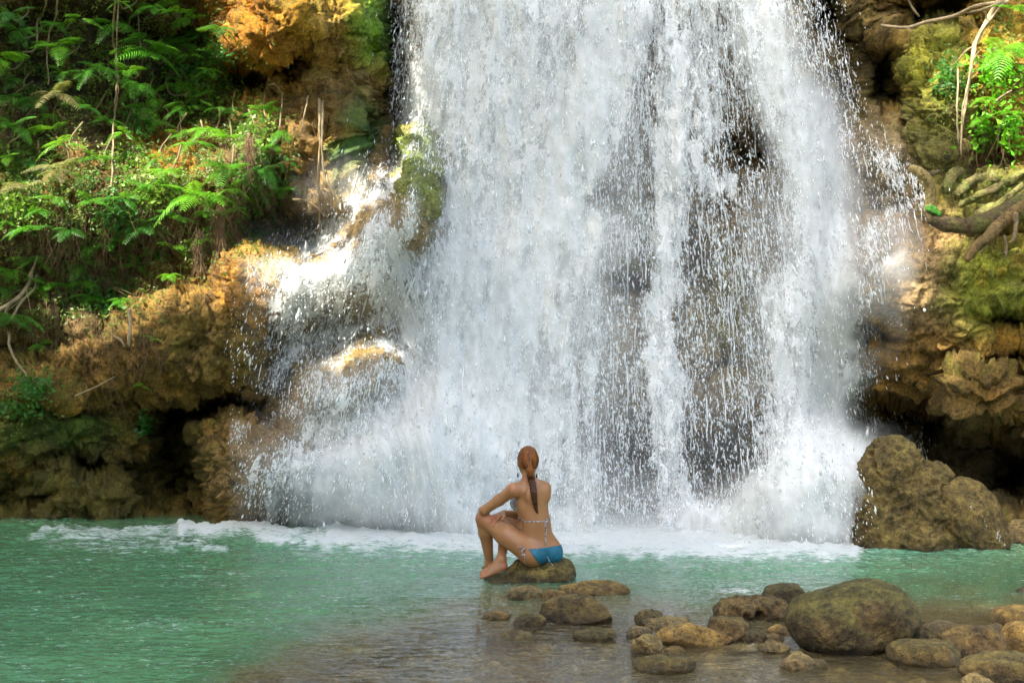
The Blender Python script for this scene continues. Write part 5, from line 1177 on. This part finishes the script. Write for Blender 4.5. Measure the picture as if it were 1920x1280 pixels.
    gx2, gy2, gz2 = np.meshgrid(*[H.lo[i]+H.h*np.arange(H.n[i]) for i in range(3)], indexing='ij', sparse=True)
    fwd = (gx2-hd[0])*hf[0]+(gy2-hd[1])*hf[1]; up2 = gz2-hd[2]
    H.D = np.maximum(H.D, np.minimum((fwd-.030), .5)*.7-np.maximum(up2-.0, -.1)*.9+.0*gx2); H.D = np.maximum(H.D, -(up2+.052-np.abs(fwd)*.1))
    # pony tail and braid lying on the back
    tail = [(991.5, 866, None, .014), (992, 871, None, .021), (993, 879, None, .026), (994.5, 888, None, .026)]
    prev = None; yb = hd[1]-Y0-.088
    for i, (a, b_y, _, r) in enumerate(tail):
        p = W(a, b_y, yb-.022*min(i, 1)-.0*i); 
        if prev is not None: H.cone(prev[0], p, prev[1], r, .008)
        prev = (p, r)
    pts = [(994.5, 888), (997, 900), (999.5, 912), (1001, 924), (1002, 934), (1003, 941)]
    for i in range(22):
        t = i/21*(len(pts)-1); k = min(int(t), len(pts)-2); a = pts[k][0]+(pts[k+1][0]-pts[k][0])*(t-k); b_y = pts[k][1]+(pts[k+1][1]-pts[k][1])*(t-k)
        y = min(surf_y(a, b_y, S)-Y0, yb+.03)-.020; y = yb-.02+(y-(yb-.02))*min(1, t*1.0); r = .0265-.011*(i/21); sg = 1 if i % 2 else -1
        cpt = W(a+sg*2.0*(1-.4*i/21), b_y, y); dv = np.array([-sg*.5, 0, .85]); H.cone(cpt-dv*.007, cpt+dv*.012, r*.74, r*.5, .001)
    pr = None
    for a, b_y, r in ((1003, 942, .010), (1004, 948, .014), (1006, 955, .011), (1009.5, 961.5, .002)):
        p = W(a, b_y, surf_y(a, b_y, S)-Y0-.014)
        if pr is not None: H.cone(pr[0], p, pr[1], r, .004)
        pr = (p, r)
    V2, F2 = H.mesh(); V2 = relax(V2, F2, 1); dk = sstep(hd[2]-.035, hd[2]-.13, V2[:, 2])*.9
    child('hair', V2, F2, mh, None, {'dark': dk})
    def ring(name, c0, nrm, R, r, mat, sq=1.):
        nrm = nrm/np.linalg.norm(nrm); a = np.cross(nrm, [0, 0, 1.]); a /= np.linalg.norm(a)+1e-9; b = np.cross(nrm, a)
        P = [c0+R*(math.cos(t)*a+math.sin(t)*b*sq) for t in np.linspace(0, 2*math.pi, 17)]; V, Fc = tube_np(P, [r]*17, 8, 1); child(name, V, Fc, mat)
    blk = simple_mat('black_beads', (.01, .01, .012), .3, 0)
    ring('hair_tie', W(991.5, 866, yb-.008), np.array([0, -.6, .8]), .016, .004, simple_mat('hair_tie', (.25, .14, .05), .6))
    ring('hair_tie', W(1003, 942, surf_y(1003, 942, S)-Y0-.014), np.array([0, 0, 1.]), .010, .003, simple_mat('tan_band', (.5, .35, .2), .6))
    ring('bracelet', elL+(wrL-elL)*.86, wrL-elL, .0275, .006, blk); ring('bracelet', elL+(wrL-elL)*.80, wrL-elL, .0285, .005, blk)
    for s, (a, b_y) in ((1, (971, 890)), (-1, (1006.5, 892))):
        e0 = hd+hl*.074*s-u*.04; p = W(a, b_y, e0[1]-Y0); wire, f1 = tube_np([e0, (e0+p)/2+np.array([0, 0, .005]), p], [.0012]*3, 5, 2); child('earring', wire, f1, simple_mat('wire', (.5, .5, .5), .3))
        K = SDF(p-.05, p+.05, .003); K.ell(p, (.007, .007, .008), None, .002); K.ell(p-u*.012, (.008, .007, .007), None, .002); K.ell(p+u*.010+l*.002, (.005, .005, .005), None, .001); V3, F3 = K.mesh(); child('earring_bead', V3, F3, blk)
    V0, F0 = ICO[4]
    for s in (1, -1):
        V3 = V0*.0115+hd+hf*.083+hl*.028*s-u*.004; N_ = simple_mat('eye', (.7, .68, .62), .2, .1); child('eye', V3, F0, N_)
woman()
